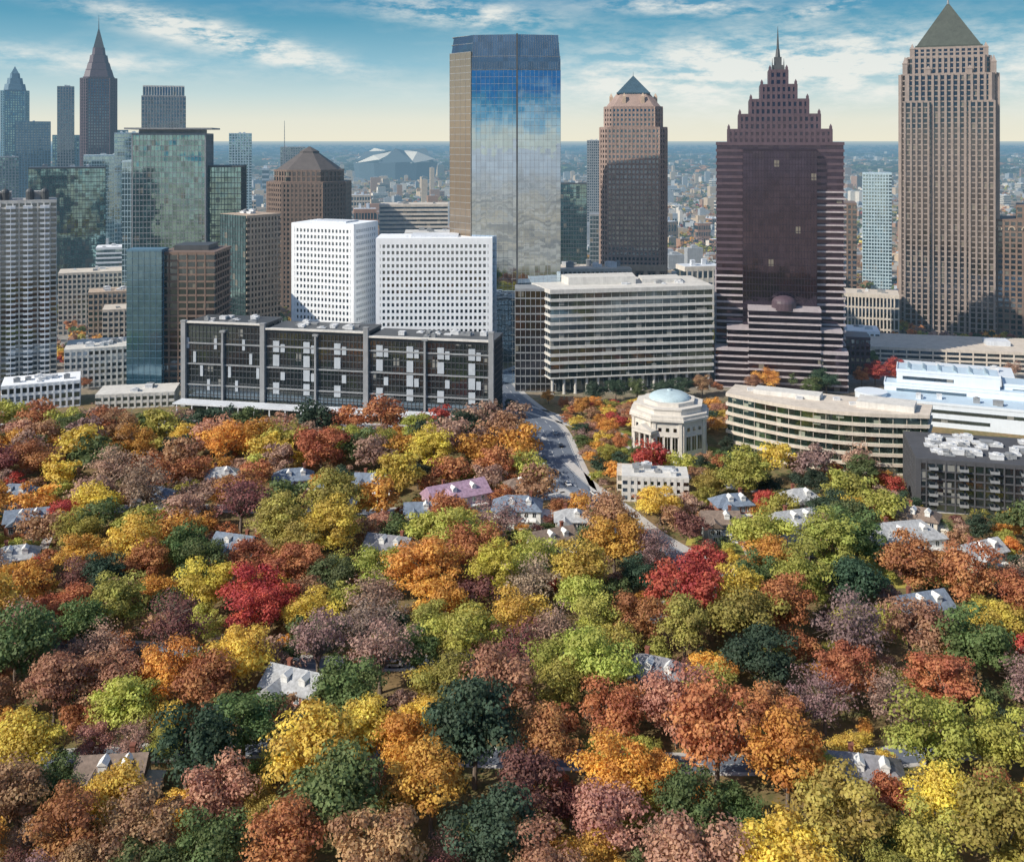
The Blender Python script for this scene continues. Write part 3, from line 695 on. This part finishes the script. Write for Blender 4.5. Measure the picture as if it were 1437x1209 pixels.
for i in range(8):
    a=2*math.pi*i/8; b=MB()
    b.v=[(150*math.cos(a-.42),112*math.sin(a-.42),60),(150*math.cos(a+.42),112*math.sin(a+.42),66+8*(i%2)),(36*math.cos(a+.9),28*math.sin(a+.9),104),(28*math.cos(a-.2),22*math.sin(a-.2),98),(108*math.cos(a),80*math.sin(a),112-12*(i%3))]
    b.f=[(0,1,4),(1,2,4),(2,3,4),(3,0,4)]; b.m=[0]*4; b.obj('roof_petal',m_petal if i%2 else m_stad,T)

# ------------------------------------------------------------------ distant small buildings
m_oc=M('painted_distant_wall',(1,1,1),.8,objcol=True)
protos=[]
for k in range(6):
    b=MB(); w0,d0=R.choice(((30,18),(24,24),(44,16))); h0=R.choice((9,13,20))
    n=max(2,round(h0/3.8))
    b.prism(rect(w0-.6,d0-.6),0,h0,1)
    for i in range(n+1):
        z=i*h0/n; b.prism(rect(w0,d0),max(0,z-.8),z+.8,0)
    for j in range(int(w0/4)): b.box(-w0/2+j*4+1.4,-w0/2+j*4+2.4,-d0/2-.15,d0/2+.15,0,h0,0)
    b.prism(rect(w0-1.2,d0-1.2),h0+.8,h0+.9,2)
    for j in range(4): x=R.uniform(-.35,.35)*w0;y=R.uniform(-.3,.3)*d0; b.box(x-1.5,x+1.5,y-1.2,y+1.2,h0+.9,h0+2.8,2)
    if k in(1,4): b.prism(rect(w0*.5,d0*.6,w0*.1,0),h0+.9,h0+5,0)
    protos.append(b.mesh('distant_building',[m_oc,g_dark,m_roofw if k%2 else m_roofg]))
cols=[(.64,.54,.43),(.46,.31,.21),(.68,.62,.54),(.34,.37,.40),(.54,.43,.33),(.34,.19,.13),(.74,.67,.56)]
cnt=0
tries=0
while cnt<285 and tries<9000:
    tries+=1
    y=790+ (R.random()**1.8)*3200; x=R.uniform(-.52,.52)*y
    if any(abs(x-a)<c_+15 and abs(y-b_)<d_+12 for a,b_,c_,d_ in BL): continue
    o=put('distant_building',R.choice(protos),None,(x,y,0),R.choice((.2,.2,-1.37,.5)))
    s=R.uniform(.6,1.3); hs_=R.uniform(.7,1.5)
    if x/y<-.08 and 950<y<2800 and R.random()<.45: hs_*=R.uniform(1.6,3.8)
    elif R.random()<.12: hs_*=2
    o.scale=(s,s,hs_); c=R.choice(cols); o.color=(c[0],c[1],c[2],1)
    o['label']='small distant city building with flat roof and window bands'; o['category']='building'; o['group']='distant city buildings'
    BL.append((x,y,16*s,13*s)); cnt+=1
m_ocs=[M('far_wall_'+n,c,.8) for n,c in (('white',(.68,.62,.54)),('tan',(.52,.40,.28)),('grey',(.34,.36,.38)),('brick',(.34,.20,.13)))]
b=MB()
for _ in range(5600):
    y=820+(R.random()**1.3)*8500; x=R.uniform(-.53,.53)*y
    if y<3000 and any(abs(x-a)<c_+7 and abs(y-b_)<d_+7 for a,b_,c_,d_ in BL): continue
    s=R.uniform(7,20)*(1+y/7000); s2=s*R.uniform(.5,1); h=R.uniform(5,11) if R.random()<.85 else R.uniform(14,38)
    if x/y<-.05 and y<4500 and R.random()<.12: h*=2.2
    a=R.choice((.2,.2,-1.37,.6)); mi=R.choice((0,1,1,2,2,3)); b.obox(x,y,a,s,s2,0,h,mi); b.obox(x+.5,y,a,s*.4,s2*.4,h,h+2.2,2)
b.obj('far_city_buildings',m_ocs,None,kind='stuff',label='hazy mass of far low city buildings',category='buildings')

# ------------------------------------------------------------------ trees
def leafmat(name,attr):
    m,t=newmat(name)
    if attr:
        at=t.n('ShaderNodeAttribute',attribute_name='tint'); base=at.outputs['Color']
    else: base=t.n('ShaderNodeObjectInfo').outputs['Color']
    a2=t.n('ShaderNodeAttribute',attribute_name='shade'); f=a2.outputs['Fac']
    hsv=t.n('ShaderNodeHueSaturation'); t.l(base,hsv.inputs['Color']); t.l(t.rng(f,0,1,.482,.528),hsv.inputs['Hue']); t.l(t.rng(f,0,1,.65,1.5),hsv.inputs['Value']); hsv.inputs['Saturation'].default_value=.97
    p=t.n('ShaderNodeBsdfPrincipled'); p.inputs['Roughness'].default_value=.6; t.l(hsv.outputs[0],p.inputs['Base Color']); p.inputs['Specular IOR Level'].default_value=.25
    tr=t.n('ShaderNodeBsdfTranslucent'); t.l(hsv.outputs[0],tr.inputs[0])
    x=t.n('ShaderNodeMixShader'); x.inputs[0].default_value=.38; t.l(p.outputs[0],x.inputs[1]); t.l(tr.outputs[0],x.inputs[2]); finish(t,x.outputs[0]); return m
m_leaf=leafmat('autumn_leaves',False); m_leafs=leafmat('autumn_leaves_mass',True)
m_bark=M('bark',(.18,.14,.115),.9,var=.3,scale=2)
def unit(n):
    v=NR.normal(size=(n,3)); return v/np.linalg.norm(v,axis=1,keepdims=True)
def clumps(n):
    d=unit(n); d[:,2]=d[:,2]+.15; r=NR.uniform(.3,.80,(n,1))
    c=d*r*np.array([1,1,.70])+np.array([0,0,.98]); cr=NR.uniform(.18,.36,n)
    return c,cr
def leaves(c,cr,per,size):
    n=len(c); idx=np.repeat(np.arange(n),per); d=unit(len(idx)); d[:,2]=np.where(d[:,2]<-.3,-d[:,2]*.6,d[:,2])
    rr=cr[idx][:,None]*NR.uniform(.5,1.15,(len(idx),1))
    p=c[idx]+d*rr*np.array([1,1,.8])
    nrm=d+unit(len(idx))*.5; nrm/=np.linalg.norm(nrm,axis=1,keepdims=True)
    sh=np.clip(NR.uniform(.25,.75,n)[idx]+NR.normal(0,.10,len(idx)),0,1)
    return p,nrm,size*NR.uniform(.6,1.3,len(idx)),sh
def quads(p,nrm,s):
    up=unit(len(p)); t1=np.cross(nrm,up); t1/=np.linalg.norm(t1,axis=1,keepdims=True)+1e-9; t2=np.cross(nrm,t1)
    s=s[:,None]
    return np.stack([p-t1*s-t2*s*.7,p+t1*s-t2*s*.7,p+t1*s+t2*s*.7,p-t1*s+t2*s*.7],axis=1).reshape(-1,3)
def qmesh(name,co,mat,sh,tint=None):
    n=len(co)//4; me=bpy.data.meshes.new(name); me.vertices.add(len(co)); me.vertices.foreach_set('co',co.astype(np.float32).ravel())
    me.loops.add(4*n); me.loops.foreach_set('vertex_index',np.arange(4*n,dtype=np.int32)); me.polygons.add(n); me.polygons.foreach_set('loop_start',np.arange(0,4*n,4,dtype=np.int32))
    a=me.attributes.new('shade','FLOAT','FACE'); a.data.foreach_set('value',sh.astype(np.float32))
    if tint is not None:
        a=me.attributes.new('tint','FLOAT_COLOR','FACE'); a.data.foreach_set('color',np.hstack([tint,np.ones((n,1))]).astype(np.float32).ravel())
    me.materials.append(mat); me.update(calc_edges=True); return me
VAR=[]
for k in range(14):
    sparse=k>=11
    nc=R.randint(34,44); c,cr=clumps(nc)
    if k%3==1: c[:,:2]*=.85; c[:,2]=(c[:,2]-.98)*1.25+1.06
    c[:,:2]+=NR.normal(0,.06,2)
    p,nrm,s,sh=leaves(c,cr,60 if sparse else 170,.022 if sparse else .025)
    crown=qmesh('crown',quads(p,nrm,s),m_leaf,sh)
    b=MB(); b.tube((0,0,-.02),(.02,.01,.5),.05,.036,8); b.tube((.02,.01,.5),(0,0,1.1),.036,.012,6)
    for i in range(nc if sparse else 12):
        z=R.uniform(.4,.8); e_=Vector(c[i]); mid=Vector((0,0,z)).lerp(e_,.5)+Vector((0,0,.05)); b.tube((0,0,z),mid,.02,.012,5); b.tube(mid,e_,.012,.004,5)
        if sparse:
            for q in range(6): b.tube(mid.lerp(e_,.4+.1*q),e_+Vector(unit(1)[0])*float(cr[i]),.005,.002,3)
    VAR.append((crown,b.mesh('trunk',[m_bark])))
PAL={'rust':(.46,.18,.085),'orange':(.62,.30,.07),'gold':(.64,.46,.09),'olive':(.38,.33,.08),'ygreen':(.44,.42,.10),'dgreen':(.06,.095,.06),'green':(.14,.18,.07),'crimson':(.50,.08,.07),'maroon':(.24,.10,.09),'bare':(.42,.26,.20),'brown':(.40,.22,.13),'pink':(.52,.27,.19),'mauve':(.34,.22,.20)}
NAME={'rust':'rust-red','orange':'bright orange','gold':'golden yellow','olive':'olive-yellow','ygreen':'yellow-green','dgreen':'dark green','green':'green','crimson':'crimson red','maroon':'dark maroon','bare':'thinly leaved reddish-brown','brown':'brown','pink':'pale red','mauve':'thinly leaved mauve-brown'}
TR=[(-43,483,18,'ygreen'),(-23,477,19,'dgreen'),(-76,465,16,'ygreen'),(-63,471,14,'olive'),(-82,439,24,'rust'),(-148,465,16,'gold'),(-126,449,23,'orange'),(-163,444,21,'orange'),(-100,377,24,'maroon'),(-67,379,25,'olive'),
(-138,387,26,'bare'),(-149,352,19,'olive'),(-161,369,16,'crimson'),(-198,428,22,'rust'),(-106,337,18,'green'),(-39,424,12,'dgreen'),(-26,428,9,'orange'),(-47,372,11,'pink'),(-37,369,9,'green'),(-9,438,9,'rust'),(1,440,9,'rust'),(2,406,8,'rust'),
(56,385,18,'gold'),(46,492,13,'orange'),(36,530,11,'orange'),(44,540,10,'orange'),(20,560,8,'orange'),(28,545,8,'rust'),(79,411,13,'olive'),(93,425,18,'green'),(97.5,395,11,'crimson'),(120,411,15,'dgreen'),(143,416,16,'green'),(119,380,16,'dgreen'),
(104,332,23,'ygreen'),(82,334,19,'orange'),(62,322,19,'crimson'),(66,304,20,'gold'),(40,323,14,'dgreen'),(20,318,22,'gold'),(5,336,19,'ygreen'),(-26,318,24,'orange'),(-4,318,18,'gold'),(-70,328,20,'rust'),(-126,318,16,'dgreen'),
(-109,314,14,'orange'),(-148,310,18,'orange'),(-136,318,16,'maroon'),(-68,306,14,'crimson'),(140,327,10,'gold'),(168,366,12,'dgreen'),(172,353,8,'orange'),(165,326,12,'dgreen'),(214,603,16,'crimson'),(227,606,15,'crimson'),(205,600,12,'rust'),
(145,583,15,'orange'),(136,580,12,'brown'),(177,577,17,'dgreen'),(168,572,13,'green'),(183,990,20,'gold'),(196,1000,18,'orange'),(170,1000,18,'gold'),(208,1010,18,'olive'),
(45,560,13,'dgreen'),(57,563,14,'dgreen'),(69,565,13,'green'),(82,569,14,'dgreen'),(95,573,15,'dgreen'),(107,576,14,'brown'),(-10,534,13,'dgreen'),(-14,506,16,'dgreen'),(-1,540,8,'dgreen'),(-55,458,15,'olive'),(92,452,9,'green'),
(-90,398,10,'dgreen'),(-10,370,8,'brown'),(-30,340,13,'brown'),(-180,470,20,'brown'),(-205,480,18,'green'),(58,530,10,'brown'),(72,524,11,'orange'),(86,520,11,'rust'),(66,545,9,'gold'),(94,532,12,'green'),(106,525,12,'brown'),
(103,414,11,'dgreen'),(150,388,12,'dgreen'),(43,508,8,'orange'),(50,472,10,'rust'),(42,455,10,'olive'),(56,454,9,'green'),(66,446,9,'gold'),(82,446,9,'dgreen'),(98,466,9,'dgreen'),(46,440,9,'dgreen'),(108,448,8,'green'),(122,440,8,'olive'),(136,432,8,'rust')]
NTR=len(TR)
HS=[(-90,421,16,10),(-22,402,24,12),(2,388,18,11),(-57.6,417,12,8),(84,392,14,9),(103,374,15,10),(137,360,26,13),(158,346,16,9),(-195,403,14,9),(-42,351,15,9),(2,412,9,7),(122,306,16,10),(-166,342,14,9),(-95,352,14,9),
(-120,424,13,9),(-178,376,14,9),(96,356,12,8),(-55,262,15,10),(38,268,15,10),(-88,226,14,9),(78,226,15,9),(14,356,15,10),(22,376,12,9),(-34,384,12,8),(112,398,13,9),(76,374,13,9),(150,378,14,9),(-70,402,13,9),(-140,400,14,9)]
KEY={0:14,1:26,2:20,3:12,4:16,5:16,6:26,7:18,8:16,9:18,11:16,12:14,13:14,14:10,15:12,16:10,21:18,22:10,23:10,24:12,25:14,26:12,27:10,28:12}
RP=np.array([(p.x,p.y,wd/2+1.5*cl) for line,wd,cl,see in ROADS for p in line])
RS=np.array([(p.x,p.y,wd/2,see) for line,wd,cl,see in ROADS if see for p in line])
FRONT=[(190,378,30,14,.5),(142,440,36,8,.6),(58,398,15,9,.5)]
def blocked(x,y,r):
    for a,b_,c_,d_ in BL:
        if abs(x-a)<c_+r*.6 and abs(y-b_)<d_+r*.6: return True
    for a,b_,c_,d_,k in FRONT:
        if abs(x-a)<c_+r*.4 and abs(y-b_)<d_ and r>4.2: return True
    for i,(hx,hy,hw,hd) in enumerate(HS):
        fr=KEY.get(i,5)
        if abs(x-hx)<hw/2+r*.55 and -hd/2-fr-r*.3<y-hy<hd/2+r*.6: 
            if r<3.4 and y-hy<-hd/2-6: continue
            return True
    if (np.hypot(RP[:,0]-x,RP[:,1]-y)<RP[:,2]+r*.42).any(): return True
    dy=RS[:,1]-y
    return bool(((np.abs(RS[:,0]-x)<RS[:,2]+r*.3)&(dy>0)&(dy<RS[:,3]*min(1,r/6))).any())
placed=list(TR)
keys=['rust']*19+['orange']*17+['brown']*13+['bare']*14+['mauve']*4+['olive']*14+['gold']*12+['ygreen']*11+['dgreen']*8+['green']*12+['maroon']*4+['crimson']*4+['pink']*5
tries=0
while tries<40000:
    tries+=1
    y=R.uniform(190,545); x=R.uniform(-1,1)*(y*.5+18)
    if y>500 and x<15: continue
    if y>500 and x>112: continue
    if x>112 and y>436: continue
    dd_=R.choice((17,19,21,23)) if tries<6000 else R.choice((10,12,14)) if tries<20000 else R.choice((5,6,7,8))
    if y>440 and x>30: dd_=min(dd_,9)
    if any((x-a)**2+(y-b_)**2<((dd_+c_)*.345)**2 for a,b_,c_,_ in placed): continue
    if blocked(x,y,dd_/2): continue
    placed.append((x,y,dd_,R.choice(keys)))
for _ in range(190):
    y=R.uniform(575,980); x=R.uniform(-.5,.5)*y; r_=R.uniform(7,12)
    if any(abs(x-a)<c_+1 and abs(y-b_)<d_+1 for a,b_,c_,d_ in BL): continue
    placed.append((x,y,r_,R.choice(keys)))
rest_=placed[NTR:]; rest_.sort(key=lambda q:(q[1]-60)/(q[2]**.9))
placed=placed[:NTR]+rest_
NI=298
SC=1.18
for (x,y,dm,k) in placed[:NI]:
    v_=R.choice(VAR[11:]) if k in('bare','mauve') or (k=='maroon' and R.random()<.5) else R.choice(VAR[:11])
    T=thing('tree','%s autumn broadleaf tree standing among houses'%NAME[k] if k not in('dgreen','green') else '%s leafy tree standing among autumn trees'%NAME[k],'tree',x,y,R.uniform(0,360),group='neighbourhood trees')
    s=dm/2*SC; sz=s*R.uniform(.78,.98)
    o=put('crown',v_[0],T); o.scale=(s,s,sz); j=R.uniform(.85,1.2); c=PAL[k]; o.color=(c[0]*j*R.uniform(.92,1.08),c[1]*j*R.uniform(.88,1.12),c[2]*j,1)
    o2=put('trunk',v_[1],T); o2.scale=(s,s,sz)
def mass(name,items,nc,per,leaf,label,flat=.92):
    CO=[];SH=[];TI=[]
    for (x,y,dm,k) in items:
        c,cr=clumps(nc); p,nrm,s,sh=leaves(c,cr*1.15,per,leaf); S=dm/2*SC
        q=quads(p,nrm,s)*S; q[:,2]*=flat; q[:,0]+=x;q[:,1]+=y; CO.append(q);SH.append(sh); cc=np.array(PAL[k])*R.uniform(.8,1.2); TI.append(np.tile(cc,(len(p),1)))
    me=qmesh(name,np.vstack(CO),m_leafs,np.concatenate(SH),np.vstack(TI)); put(name,me,None,kind='stuff',label=label,category='trees')
if len(placed)>NI: mass('tree_canopy',placed[NI:],26,66,.042,'mass of further autumn trees between buildings')
far=[]
fk=keys+['dgreen']*20+['green']*22+['bare']*8
for _ in range(8500):
    y=640+(R.random()**1.5)*4300; x=R.uniform(-.53,.53)*y
    if any(abs(x-a)<c_-2 and abs(y-b_)<d_+4 for a,b_,c_,d_ in BL if abs(y-b_)<60): continue
    far.append((x,y,R.uniform(8,14),R.choice(fk)))
mass('woodland',far,6,7,.19,'hazy far-off autumn woodland between city blocks')
far=[]
for _ in range(5000):
    y=4000+(R.random()**1.2)*16000; x=R.uniform(-.53,.53)*y
    far.append((x,y,R.uniform(40,110),R.choice(['dgreen']*8+['green']*3+['brown','rust','bare'])))
mass('woodland_ridge',far,4,4,.3,'blue hazy woodland rolling to the horizon',.3)

# ------------------------------------------------------------------ houses
wcols=[('cream_siding',(.60,.55,.46)),('white_siding',(.70,.70,.68)),('grey_siding',(.34,.36,.38)),('brick_wall',(.28,.13,.09)),('mauve_siding',(.42,.30,.36))]
rcols=[('grey_shingle',(.20,.20,.22)),('brown_shingle',(.20,.15,.12)),('slate_shingle',(.16,.20,.26)),('pale_shingle',(.36,.37,.38)),('mauve_shingle',(.36,.24,.32))]
WM=[M(n,c,.8) for n,c in wcols]; RM=[M(n,c,.85,var=.45,scale=.9) for n,c in rcols]
m_door=M('door_paint',(.10,.04,.03),.5)
def roofmesh(w_,d_,z,h,hip,ov=.7):
    a=w_/2+ov;b_=d_/2+ov;r_=a-(b_*.9 if hip else 0)
    b=MB(); b.v=[(-a,-b_,z),(a,-b_,z),(a,b_,z),(-a,b_,z),(-r_,0,z+h),(r_,0,z+h),(-a,-b_,z-.25),(a,-b_,z-.25),(a,b_,z-.25),(-a,b_,z-.25)]
    b.f=[(0,1,5,4),(2,3,4,5),(1,2,5),(3,0,4),(6,7,1,0),(7,8,2,1),(8,9,3,2),(9,6,0,3),(9,8,7,6)]; b.m=[0]*9; return b
for i,(x,y,w_,d_) in enumerate(HS):
    wi={1:4,6:1,2:1,7:0}.get(i,R.randrange(5)); ri={1:4,6:3,2:2,0:2,7:3,9:0}.get(i,R.randrange(4)); rz=R.uniform(-30,30)
    T=thing('house','%s two-storey house with %s roof among trees'%(wcols[wi][0].replace('_',' '),rcols[ri][0].replace('_',' ')),'house',x,y,rz,group='neighbourhood houses')
    if i in KEY and KEY[i]>10:
        for nm_,mm,x0,x1,z in (('lawn',R.choice((m_lawn,m_lawny)),-w_*.75,w_*.75,.045+i*.0042),('driveway',m_walk,w_*.45,w_*.45+3.2,.18+i*.0042)):
            b=MB(); b.v=[(x0,-d_/2-13,z),(x1,-d_/2-12,z),(x1,d_/2-2,z),(x0,d_/2-1,z)]; b.f=[(0,1,2,3)]; b.m=[0]; b.obj(nm_,mm,None,loc=(x,y,0),rz=rad(rz),kind='structure')
    h=6.2
    b=MB(); b.box(-w_/2,w_/2,-d_/2,d_/2,0,h); 
    b.obj('wall',WM[wi],T)
    rf=roofmesh(w_,d_,h+.02,d_*.36,i%2==0).obj('roof',RM[ri],T)
    if i%2:
        b=MB(); zz=h+.02; b.v=[(-w_/2,-d_/2,zz-.3),(-w_/2,d_/2,zz-.3),(-w_/2,0,zz+d_*.3),(w_/2,-d_/2,zz-.3),(w_/2,d_/2,zz-.3),(w_/2,0,zz+d_*.3)]; b.f=[(0,2,1),(3,4,5)]; b.m=[0,0]; b.obj('gable',WM[wi],T)
    b=MB(); b.box(-.5,.5,-.5,.5,0,d_*.3+1.6); b.box(-.65,.65,-.65,.65,d_*.3+1.6,d_*.3+1.9); b.obj('chimney',m_red,rf,loc=(w_*R.choice((-.2,.28)),d_*.12,h))
    for dx in ((-.1,.25) if w_>13 else (.15,)):
        b=MB(); b.box(-.9,.9,-1.6,1.2,0,1.5); k=len(b.v); b.v+=[(-1.15,-1.8,1.5),(1.15,-1.8,1.5),(0,-1.8,2.4),(-1.15,1.6,1.5),(1.15,1.6,1.5),(0,1.6,2.4)]; b.f+=[(k,k+1,k+2),(k,k+2,k+5,k+3),(k+1,k+4,k+5,k+2)]; b.m+=[0]*3; b.obj('dormer',WM[1],rf,loc=(w_*dx,-d_*.2,h+d_*.13))
    b=MB(); b.box(w_/2+.02,w_/2+w_*.22,-d_*.3,d_*.35,0,3.1); b.prism([(w_/2+.02,-d_*.34),(w_/2+w_*.26,-d_*.34),(w_/2+w_*.26,d_*.39),(w_/2+.02,d_*.39)],3.1,4.4,0,[(w_/2+.02,-d_*.2),(w_/2+w_*.08,-d_*.2),(w_/2+w_*.08,d_*.2),(w_/2+.02,d_*.2)]); b.obj('side_wing',WM[wi] if i%3 else WM[1],T)
    gw=w_*.36; b=MB(); gx=-w_*.22; b.box(gx-gw/2,gx+gw/2,-d_/2-3,-d_/2+.01,0,h-.4); b.obj('front_wing',WM[wi],T)
    b=MB(); a=gw/2+.6; z=h-.38; zt=z+gw*.42; y0=-d_/2-3.6;y1=0
    b.v=[(gx-a,y0,z),(gx+a,y0,z),(gx,y0,zt),(gx-a,y1,z),(gx+a,y1,z),(gx,y1,zt)]; b.f=[(0,1,2),(3,5,4),(0,2,5,3),(1,4,5,2),(0,3,4,1)]; b.m=[0]*5; b.obj('wing_roof',RM[ri],T)
    b=MB(); px=w_*.2; pw_=w_*.42; b.box(px-pw_/2,px+pw_/2,-d_/2-2.4,-d_/2-.01,2.8,3.05)
    for q in (-1,0,1): b.box(px+q*(pw_/2-.2)-.12,px+q*(pw_/2-.2)+.12,-d_/2-2.35,-d_/2-2.1,.3,2.8)
    b.box(px-pw_/2,px+pw_/2,-d_/2-2.4,-d_/2-.01,0,.3); b.obj('porch',WM[1],T)
    b=MB(); b.box(-.55,.55,-.08,.02,.3,2.5); b.obj('door',m_door,T,loc=(px-pw_*.3,-d_/2,0))
    b=MB(); b.box(-.6,.6,-.08,.0,-.8,.8,0); b.box(-.75,.75,-.05,.0,-.95,-.8,1); b.box(-.75,.75,-.05,.0,.8,.95,1); b.box(-.05,.05,-.1,0,-.8,.8,1); b.box(-.75,-.6,-.05,0,-.8,.8,1); b.box(.6,.75,-.05,0,-.8,.8,1)
    me=b.mesh('window',[g_win,WM[1]])
    for xx,yy,zz in ((px-pw_*.35,-d_/2,4.6),(px+.1,-d_/2,4.6),(px+pw_*.4,-d_/2,4.6),(px+pw_*.2,-d_/2,1.7),(gx-gw*.22,-d_/2-3,4.1),(gx+gw*.22,-d_/2-3,4.1),(gx,-d_/2-3,1.6)): put('window',me,T,(xx,yy,zz))
    for zz in(1.7,4.6): put('window',me,T,(-w_/2,d_*.1,zz),-math.pi/2)

# ------------------------------------------------------------------ cars
m_tyre=M('tyre_rubber',(.02,.02,.02),.8); carm={}
for n,c in (('white',(.7,.7,.7)),('black',(.02,.02,.025)),('silver',(.4,.42,.44)),('dark grey',(.06,.065,.07)),('blue',(.03,.08,.2))): carm[n]=M(n.replace(' ','_')+'_car_paint',c,.25,.1,var=.03)
b=MB()
prof=[(-2.2,.35),(2.2,.35),(2.25,.75),(1.2,.95),(-1.9,1.0),(-2.25,.8)]
def extr(mb,prof,w0,w1=None):
    k=len(mb.v);n=len(prof);w1=w1 or [w0]*n
    mb.v+=[(x,-w1[i],z) for i,(x,z) in enumerate(prof)]+[(x,w1[i],z) for i,(x,z) in enumerate(prof)]
    mb.f.append(tuple(k+i for i in range(n))); mb.f.append(tuple(k+n+i for i in range(n-1,-1,-1)))
    for i in range(n): j=(i+1)%n; mb.f.append((k+i,k+n+i,k+n+j,k+j))
    mb.m+=[0]*(n+2)
extr(b,prof,.9); CB={n:b.mesh('body',[mm]) for n,mm in carm.items()}
b=MB(); extr(b,[(-1.8,.99),(1.1,.96),(.4,1.42),(-1.3,1.44)],.8,[.82,.82,.66,.66]); CG=b.mesh('cabin_glass',[g_dark])
b=MB(); extr(b,[(-1.25,1.445),(.35,1.425),(.3,1.49),(-1.2,1.5)],.64); CRF={n:b.mesh('car_roof',[mm]) for n,mm in carm.items()}
b=MB(); b.tube((0,-.11,0),(0,.11,0),.33,.33,14); b.tube((0,.11,0),(0,-.11,0),.33,.33,14); CW=b.mesh('wheel',[m_tyre])
def car(x,y,a,n):
    T=thing('car','%s car on the asphalt road'%n,'car',x,y,math.degrees(a),z=.03,group='cars on the streets')
    put('body',CB[n],T); put('cabin_glass',CG,T); put('car_roof',CRF[n],T)
    for sx in(-1.4,1.4):
        for sy_ in(-.82,.82): put('wheel',CW,T,(sx,sy_,.33))
for ri,(line,wd,_,_) in enumerate(ROADS[:6]):
    for i in range(2,len(line)-1,6):
        if R.random()<.5: continue
        p=line[i]; d_=(line[i+1]-line[i-1]).normalized(); n_=Vector((d_.y,-d_.x)); s_=R.choice((-1,1)); q=p+n_*s_*(wd*.25)
        if abs(q.x)>q.y*.52: continue
        car(q.x,q.y,math.atan2(d_.y,d_.x)+(0 if s_>0 else math.pi),R.choice(list(carm)))
b=MB(); b.cyl(0,0,.14,.08,0,8.5,8); b.tube((0,0,8.4),(1.8,0,8.9),.06,.05,6); LP=b.mesh('pole',[m_gray])
b=MB(); b.box(1.5,2.4,-.18,.18,8.8,8.98); LH=b.mesh('lamp_head',[m_unit])
for line,wd,_,_ in (ROADS[0],ROADS[3]):
    for i in range(3,len(line),6):
        p=line[i]; d_=(line[min(i+1,len(line)-1)]-line[i-1]).normalized(); n_=Vector((d_.y,-d_.x)); q=p+n_*(wd/2+.8)
        T=thing('street_lamp','grey single-arm street lamp on the pavement','street lamp',q.x,q.y,math.degrees(math.atan2(-n_.y,-n_.x)),z=.13,group='street lamps')
        put('pole',LP,T); put('lamp_head',LH,T)
